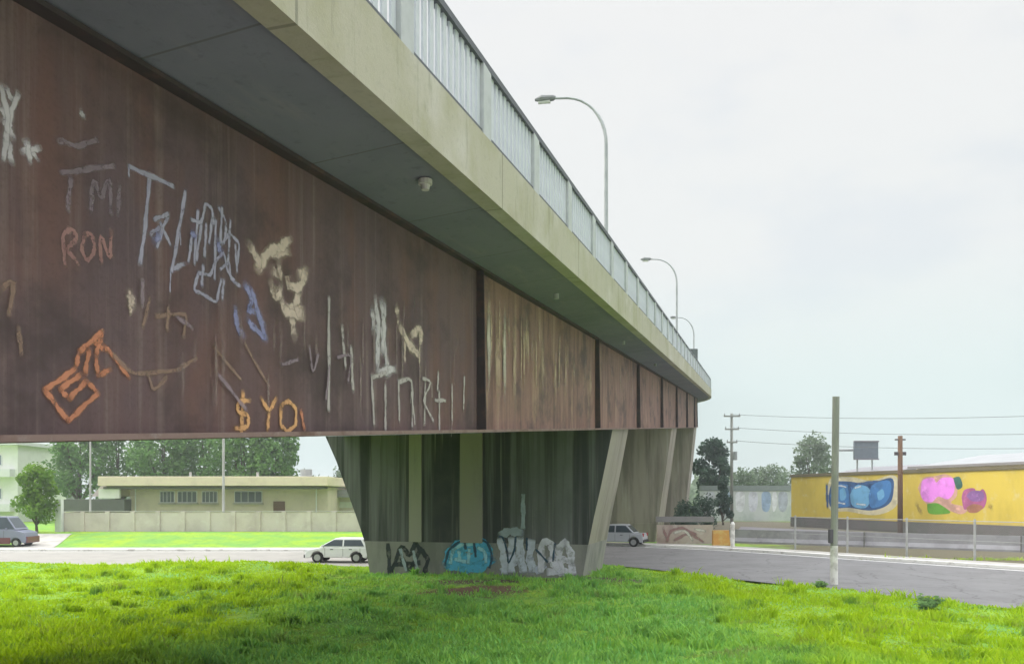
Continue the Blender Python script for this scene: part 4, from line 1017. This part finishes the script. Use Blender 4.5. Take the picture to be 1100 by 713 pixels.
# chain-link fence along the far pavement
FO = offset(FAR, 2.35)
i0 = 18; pts_f = FO[i0:60]
acc = [0]
for a, b in zip(pts_f[:-1], pts_f[1:]): acc.append(acc[-1] + math.dist(a, b))
def fpt(d):
    return (float(np.interp(d, acc, [p[0] for p in pts_f])), float(np.interp(d, acc, [p[1] for p in pts_f])))
fo = empty('wire_fence', (*fpt(acc[-1] / 2), 0)); tag(fo, 'wire mesh fence with pale posts along the far side of the road', 'fence')
M_FPOST = nmat('pale_fence_post', (.46, .47, .46), [((.36, .36, .35), 3, None, .42, .66, .7)], .8)
def mesh_mat():
    m, nt, b = new_mat('chain_link')
    tc = nt.nodes.new('ShaderNodeTexCoord'); sp = nt.nodes.new('ShaderNodeSeparateXYZ'); nt.links.new(tc.outputs['UV'], sp.inputs[0])
    def lines(a): return n_ramp(nt, n_math(nt, 'PINGPONG', a, .5), .06, .03)
    u_ = n_math(nt, 'MULTIPLY', n_math(nt, 'ADD', sp.outputs[0], sp.outputs[1]), 11.0); v_ = n_math(nt, 'MULTIPLY', n_math(nt, 'SUBTRACT', sp.outputs[0], sp.outputs[1]), 11.0)
    al = n_math(nt, 'MAXIMUM', lines(u_), lines(v_))
    nt.links.new(al, b.inputs['Alpha']); b.inputs['Base Color'].default_value = (.36, .37, .38, 1); b.inputs['Roughness'].default_value = .5
    return m
mb = MB(); dd = np.arange(.5, acc[-1] - .3, .8)
for a, b in zip(dd[:-1], dd[1:]):
    A, B = fpt(a), fpt(b)
    mb.add([(A[0], A[1], .14), (B[0], B[1], .14), (B[0], B[1], 1.95), (A[0], A[1], 1.95)], [(0, 1, 2, 3)], [[(a, 0), (b, 0), (b, 1.81), (a, 1.81)]])
build(mb, 'mesh_panel', mesh_mat(), fo)
mb = MB()
for z in (2.0, 1.05): mb.tube([(*fpt(d), z) for d in np.arange(.5, acc[-1] - .3, 1.6)], .024 if z > 1.5 else .012, 6)
build(mb, 'top_rail', M_FPOST, fo)
for d in np.arange(.5, acc[-1] - .3, 3.3):
    A = fpt(d); mb = MB(); mb.tube([(A[0], A[1] + .06, -.2), (A[0], A[1] + .06, 2.1)], .055, 8); build(mb, 'post', M_FPOST, fo)

cbp = [(38, 39.5), (29.4, 46.2), (22.5, 51), (15.2, 56)]
cbr = empty('crash_barrier', (25, 49, 0)); tag(cbr, 'long low lavender grey concrete barrier behind the wire fence', 'barrier')
mb = MB(); prof = [(-.3, -.2), (-.3, .12), (-.12, .36), (-.09, .92), (.09, .92), (.12, .36), (.3, .12), (.3, -.2)]; vs = []
dv = (Vector((15.2, 56, 0)) - Vector((38, 39.5, 0))).normalized(); nv = Vector((dv.y, -dv.x, 0))
for p in cbp: vs += [Vector((*p, gz(*p))) + nv * a + Vector((0, 0, z)) for a, z in prof]
fs = [(i * 8 + k, i * 8 + (k + 1) % 8, (i + 1) * 8 + (k + 1) % 8, (i + 1) * 8 + k) for i in range(3) for k in range(8)] + [tuple(range(8)), tuple(range(24, 32))[::-1]]
mb.add(vs, fs); build(mb, 'barrier_body', nmat('lavender_grey_concrete', (.34, .335, .36), [((.24, .235, .25), .9, None, .42, .66, .8), ((.42, .41, .42), 2.5, None, .56, .72, .6)], .9), cbr)
mb = MB()
for p in cbp[1:-1]: mb.box(Vector((*p, .46)), (.06, .66, .96), math.atan2(dv.y, dv.x))
build(mb, 'joint_strip', M_PLN, cbr)

# far wall with pale murals, low painted wall, barrel, white post
YM = 104
mw = empty('mural_wall', (X(816, YM), YM, 0)); tag(mw, 'distant pale wall with white and blue graffiti left of the yellow wall', 'wall')
xa, xb = X(752, YM), X(850, YM)
mb = MB(); mb.box(((xa + xb) / 2, YM + .15, (Z(527, YM) - .3) / 2), (xb - xa, .3, Z(527, YM) + .3)); mp_ = build(mb, 'wall_panel', nmat('pale_green_grey_render', (.60, .64, .63), [((.46, .52, .49), .6, None, .42, .66, .8)], .9), mw)
mb = MB(); mb.box(((xa + xb) / 2, YM + .15, Z(524, YM)), (xb - xa, .5, .65)); build(mb, 'coping', simple('grey_green_coping', (.23, .27, .26), .8), mw)
MP = Plane((xa, YM, 1), (0, -1, 0), (1, 0, 0), mp_)
for i, (a, b, c) in enumerate([(758, 768, (.62, .64, .70)), (772, 786, (.40, .50, .62)), (790, 800, (.80, .82, .86)), (804, 814, (.70, .72, .80)), (818, 828, (.36, .48, .66)), (829, 835, (.82, .84, .88)), (836, 846, (.50, .54, .62))]):
    MP.blob('mural', [(a, 532), (a + 2, 528), (b - 1, 529), (b, 540), (b - 3, 549), (a + 1, 547)], mp('mural_wash', c))
YL = 53.8
lw = empty('low_wall', (X(736, YL), YL, 0)); tag(lw, 'low pinkish white painted wall under the bridge beside the orange barrier', 'wall')
xa, xb = X(706, YL), X(766, YL)
mb = MB(); mb.box(((xa + xb) / 2, YL + .12, Z(574, YL) * .5 + .0), (xb - xa, .24, Z(561, YL) + .5)); lp = build(mb, 'wall_panel', nmat('pinkish_whitewash', (.52, .42, .40), [((.38, .26, .26), .9, None, .45, .66, .8), ((.62, .57, .55), 1.8, None, .52, .7, .7)], .9), lw)
mb = MB(); mb.box(((xa + xb) / 2, YL + .12, Z(557.5, YL)), (xb - xa + .1, .34, .36)); build(mb, 'coping', simple('mauve_coping', (.27, .25, .27), .8), lw)
LP = Plane((xa, YL, 1), (0, -1, 0), (1, 0, 0), lp)
LP.strokes('graffiti', G([[(716, 582), (720, 570), (732, 566), (748, 574)], [(724, 580), (740, 572), (756, 582)], [(712, 566), (716, 578)]], .2), spray('rose_wall_spray', (.42, .22, .24), .7, 3))
LP.strokes('graffiti', G([[(724, 572), (736, 569), (744, 580)], [(746, 568), (758, 570)]], .16), spray('white_wall_spray', (.75, .70, .68), .9, 3))
YO = 50.5
ob = empty('road_barrier', (X(775, YO), YO, 0)); tag(ob, 'orange and yellow road barrier beside the white post', 'barrier')
mb = MB(); mb.prism([(X(766, YO), YO, 0.1), (X(785, YO), YO, .1), (X(784.5, YO), YO + .1, .55), (X(784, YO), YO + .18, Z(569.5, YO)), (X(767, YO), YO + .18, Z(569.5, YO)), (X(766.5, YO), YO + .1, .55)], (0, .32, 0))
build(mb, 'barrier_body', nmat('orange_plastic', (.52, .27, .06), [((.55, .42, .14), 2, None, .45, .66, .8)], .6), ob, bevel=.02)
for px in (769, 782):
    mb = MB(); mb.box((X(px, YO), YO + .2, .05), (.22, .5, .1)); build(mb, 'foot', M_TRIM, ob)
YQ = 48.6
wp = empty('bollard', (X(787, YQ), YQ, 0.12)); tag(wp, 'white round post on the pavement beside the orange barrier', 'bollard')
mb = MB(); mb.tube([(0, 0, -.2), (0, 0, Z(563, YQ) - .12)], .13, 12); build(mb, 'shaft', M_KERB, wp, local=True)
mb = MB(); mb.tube([(0, 0, Z(563, YQ) - .119), (0, 0, Z(560, YQ) - .12)], [.15, .06], 12); build(mb, 'cap', M_WHITE, wp, local=True)

# ------------------------------------------------------------------ grass blades on the near ground
def make_grass(n=260000, seed=3):
    g = np.random.default_rng(seed)
    # denser toward the camera
    y = 12.3 + (41 - 12.3) * g.random(n) ** 1.15; x = (g.random(n) * 2 - 1) * (y * .72 + 3)
    nt_ = int(n * .16); cxy = np.stack([(g.random(520) * 2 - 1) * 19, 13 + 21 * g.random(520) ** 1.2], -1)
    pick = g.integers(0, 520, nt_); sg = .06 + .14 * g.random(520)
    x[:nt_] = cxy[pick, 0] + g.normal(0, 1, nt_) * sg[pick]; y[:nt_] = cxy[pick, 1] + g.normal(0, 1, nt_) * sg[pick]
    tuft = np.zeros(n, bool); tuft[:nt_] = True; th_ = np.zeros(n); th_[:nt_] = (.12 + .22 * g.random(520))[pick]
    ins = in_road(x, y); dn = seg_dist(x, y, NEAR)
    ok = ((~ins) & (dn > .02)) | (ins & (dn < .45 * g.random(n) * np.clip(wav(x * 1.9, y * 1.7) + .35, 0, 1)))
    side = (x - 34) * (41 - -6) - (y + 6) * (-14 - 34)          # keep the camera's side of the road
    ok &= ~((x > np.interp(y, NEARA[::-1, 1][NEARA[::-1, 1].argsort()], NEARA[::-1, 0][NEARA[::-1, 1].argsort()])) & (y < 40))
    bx, by = sb, cb                                              # not inside the pier footprint
    s_ = x * bx + y * by; l_ = -x * cb + y * sb
    ok &= ~((s_ > 30.65) & (s_ < 35.4) & (l_ > 5.9) & (l_ < 15.4))
    soil = np.exp(-((x + 1.2) / 2.0) ** 2 - ((y - 27.4) / 1.6) ** 2) + .8 * np.exp(-((x - 1) / 5) ** 2 - ((y - 30.2) / .9) ** 2)
    ok &= g.random(n) > soil * 1.25
    x, y, tuft, th_ = x[ok], y[ok], tuft[ok], th_[ok]; m = len(x)
    clump = np.clip(.45 + .45 * wav(x * .9 + 3, y * .8) + .4 * wav(x * 2.3 + 1, y * 1.9) + .3 * wav(x * 5.1, y * 4.3 + 2), 0, 1.5)
    z = ground_z(x, y) - .01
    h = (.05 + .15 * g.random(m) ** 1.6) * (.30 + 1.25 * clump ** 1.5)
    tall = g.random(m) < .02; h = np.where(tall, h * 2.0, h); h = np.where(tuft, th_ * (.5 + .6 * g.random(m)), h)
    w = .010 + .014 * g.random(m) + .0004 * y
    a = g.random(m) * 2 * np.pi; lean = h * (.2 + .7 * g.random(m)); la = g.random(m) * 2 * np.pi
    dx, dy = np.cos(a) * w, np.sin(a) * w
    base = np.stack([x, y, z], -1)
    v0 = base + np.stack([dx, dy, 0 * x], -1); v1 = base - np.stack([dx, dy, 0 * x], -1)
    mid = base + np.stack([np.cos(la) * lean * .35, np.sin(la) * lean * .35, h * .6], -1)
    v2 = mid - np.stack([dx, dy, 0 * x], -1) * .7; v3 = mid + np.stack([dx, dy, 0 * x], -1) * .7
    v4 = base + np.stack([np.cos(la) * lean, np.sin(la) * lean, h], -1)
    V = np.stack([v0, v1, v2, v3, v4], 1).reshape(-1, 3)
    k = np.arange(m)[:, None] * 5
    me = bpy.data.meshes.new('grass')
    me.vertices.add(len(V)); me.vertices.foreach_set('co', V.ravel())
    loops = np.concatenate([k + np.array([0, 1, 2, 3]), k + np.array([3, 2, 4])], 1).ravel()
    me.loops.add(len(loops)); me.loops.foreach_set('vertex_index', loops.astype(np.int32))
    starts = (np.arange(m)[:, None] * 7 + np.array([0, 4])).ravel(); tot = np.tile([4, 3], m)
    me.polygons.add(2 * m); me.polygons.foreach_set('loop_start', starts.astype(np.int32)); me.polygons.foreach_set('loop_total', tot.astype(np.int32))
    me.update(calc_edges=True); me.validate()
    mt, nt, b = new_mat('grass_blade')
    gm = nt.nodes.new('ShaderNodeNewGeometry')
    pos = gm.outputs['Position']
    c = n_mix(nt, gm.outputs['Random Per Island'], (.235, .53, .15), (.36, .62, .11))
    sx = nt.nodes.new('ShaderNodeSeparateXYZ'); nt.links.new(pos, sx.inputs[0])
    # patchy yellow-green turf, kept off the middle strip: deck shade put into its colour
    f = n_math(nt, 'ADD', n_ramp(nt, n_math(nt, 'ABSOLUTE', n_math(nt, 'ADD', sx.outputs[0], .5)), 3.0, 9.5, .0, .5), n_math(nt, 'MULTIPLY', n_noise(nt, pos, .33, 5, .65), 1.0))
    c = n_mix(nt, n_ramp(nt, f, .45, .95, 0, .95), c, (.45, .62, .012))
    c = n_mix(nt, n_ramp(nt, n_noise(nt, pos, 1.1, 5, .7, (1, .6, 1), 4), .50, .70, 0, .8), c, (.13, .30, .07))
    c = n_mix(nt, n_ramp(nt, n_noise(nt, pos, .8, 5, .7, None, 14), .56, .70, 0, .7), c, (.33, .34, .13))
    nt.links.new(c, b.inputs['Base Color']); b.inputs['Roughness'].default_value = .75; b.inputs['Specular IOR Level'].default_value = .1
    t = nt.nodes.new('ShaderNodeBsdfTranslucent'); nt.links.new(c, t.inputs[0])
    mx = nt.nodes.new('ShaderNodeMixShader'); mx.inputs[0].default_value = .35
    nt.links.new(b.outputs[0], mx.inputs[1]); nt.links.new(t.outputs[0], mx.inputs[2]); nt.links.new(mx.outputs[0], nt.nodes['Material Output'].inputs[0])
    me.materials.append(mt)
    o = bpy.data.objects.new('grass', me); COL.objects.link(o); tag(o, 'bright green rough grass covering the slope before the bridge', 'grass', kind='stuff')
make_grass()

# weedy clumps along the grass edge by the road
def weed(px, py, label, hgt, rad, n, seed):
    Y = H * FPX / (py - HY); x = X(px, Y); o_loc = (x, Y, gz(x, Y)); q = random.Random(seed)
    st = MB(); lf = MB()
    for i in range(9):
        a = q.uniform(0, 6.28); r = rad * q.uniform(.2, .8); top = Vector((math.cos(a) * r, math.sin(a) * r, hgt * q.uniform(.6, 1)))
        st.tube([(0, 0, -.05), top * .5 + Vector((0, 0, .08)), top], [.012, .009, .004], 5)
        for k in range(n // 9):
            t = q.uniform(.25, 1.05); p = top * t + Vector((q.gauss(0, .06), q.gauss(0, .06), q.gauss(0, .04)))
            uu = Vector((q.gauss(0, 1), q.gauss(0, 1), q.gauss(0, .5))).normalized(); ww = uu.orthogonal().normalized(); l = q.uniform(.05, .11)
            lf.add([p - uu * l, p + ww * l * .4, p + uu * l, p - ww * l * .4], [(0, 1, 2, 3)])
    o = empty('weed_clump', o_loc); tag(o, label, 'weed', 'weed clumps along the grass edge')
    build(st, 'stems', M_BARK, o, local=True); build(lf, 'leaves', L_DARK, o, local=True)
weed(994, 652, 'dark leafy weed clump at the road edge, largest along the grass margin', .36, .45, 340, 1)
weed(880, 632, 'small weed clump at the foot of the grey concrete pole', .22, .30, 200, 2)

hz = MB(); hz.box((0, 60, 9), (1500, 1300, 24)); 
hm = bpy.data.materials.new('haze_air'); hm.use_nodes = True; hn = hm.node_tree
for q_ in list(hn.nodes):
    if q_.type == 'BSDF_PRINCIPLED': hn.nodes.remove(q_)
pv = hn.nodes.new('ShaderNodeVolumePrincipled'); pv.inputs['Color'].default_value = (.86, .92, .95, 1); pv.inputs['Density'].default_value = .0011
pv.inputs['Anisotropy'].default_value = .2
hn.links.new(pv.outputs[0], hn.nodes['Material Output'].inputs['Volume'])
tag(build(hz, 'haze', hm), kind='stuff')

# ------------------------------------------------------------------ light, sky, camera
EL, AZ = R(35), R(-68)
sun = bpy.data.lights.new('sun', 'SUN'); sun.energy = 1.5; sun.angle = R(30); sun.color = (1, .95, .86)
so_ = bpy.data.objects.new('sun', sun); COL.objects.link(so_)
sd = Vector((math.sin(AZ) * math.cos(EL), math.cos(AZ) * math.cos(EL), math.sin(EL)))
so_.rotation_euler = (-sd).to_track_quat('-Z', 'Y').to_euler(); so_.location = (0, 0, 80)
w = bpy.data.worlds.new('World'); SC.world = w; w.use_nodes = True
nt = w.node_tree; bg = nt.nodes['Background']
sky = nt.nodes.new('ShaderNodeTexSky'); sky.sky_type = 'NISHITA'; sky.sun_disc = False
sky.sun_elevation = EL; sky.sun_rotation = AZ; sky.dust_density = 3.0; sky.air_density = 1.2
tc = nt.nodes.new('ShaderNodeTexCoord'); sp = nt.nodes.new('ShaderNodeSeparateXYZ'); nt.links.new(tc.outputs['Generated'], sp.inputs[0])
cr = nt.nodes.new('ShaderNodeValToRGB'); nt.links.new(sp.outputs[2], cr.inputs[0])
el = cr.color_ramp.elements
el[0].position = 0.0; el[0].color = (.355, .425, .425, 1)
el[1].position = 1.0; el[1].color = (2.1, 2.1, 2.12, 1)
for p, c in ((.13, (.375, .43, .425)), (.27, (.418, .43, .428)), (.55, (.428, .43, .43)), (.66, (.80, .81, .82)), (.80, (1.65, 1.65, 1.67))):
    e = el.new(p); e.color = (*c, 1)
sc10 = nt.nodes.new('ShaderNodeVectorMath'); sc10.operation = 'SCALE'; sc10.inputs[3].default_value = 10.0
nt.links.new(cr.outputs[0], sc10.inputs[0])
# thin spots in the cloud cover, where the blue sky comes through low down
cl = n_ramp(nt, n_noise(nt, tc.outputs['Generated'], 3.2, 4, .55, (1, 1, 2.2), 1.0), .36, .56, .84, .985)
mixo = n_mix(nt, cl, sky.outputs[0], sc10.outputs[0])
nt.links.new(mixo, bg.inputs[0]); bg.inputs[1].default_value = .1

cam = bpy.data.cameras.new('camera'); co_ = bpy.data.objects.new('camera', cam); COL.objects.link(co_)
co_.location = (0, 0, H); co_.rotation_euler = (R(90), 0, 0)
cam.sensor_width = 36; cam.sensor_fit = 'HORIZONTAL'; cam.lens = 36 * FPX / 1100
cam.shift_y = (HY - 356.5) / 1100
cam.clip_end = 8000; cam.clip_start = .05
SC.camera = co_
SC.view_settings.view_transform = 'Standard'; SC.view_settings.look = 'None'; SC.view_settings.gamma = 1
SC.view_settings.exposure = 1.05; SC.view_settings.use_curve_mapping = False
SC.cycles.max_bounces = 6; SC.cycles.transparent_max_bounces = 24
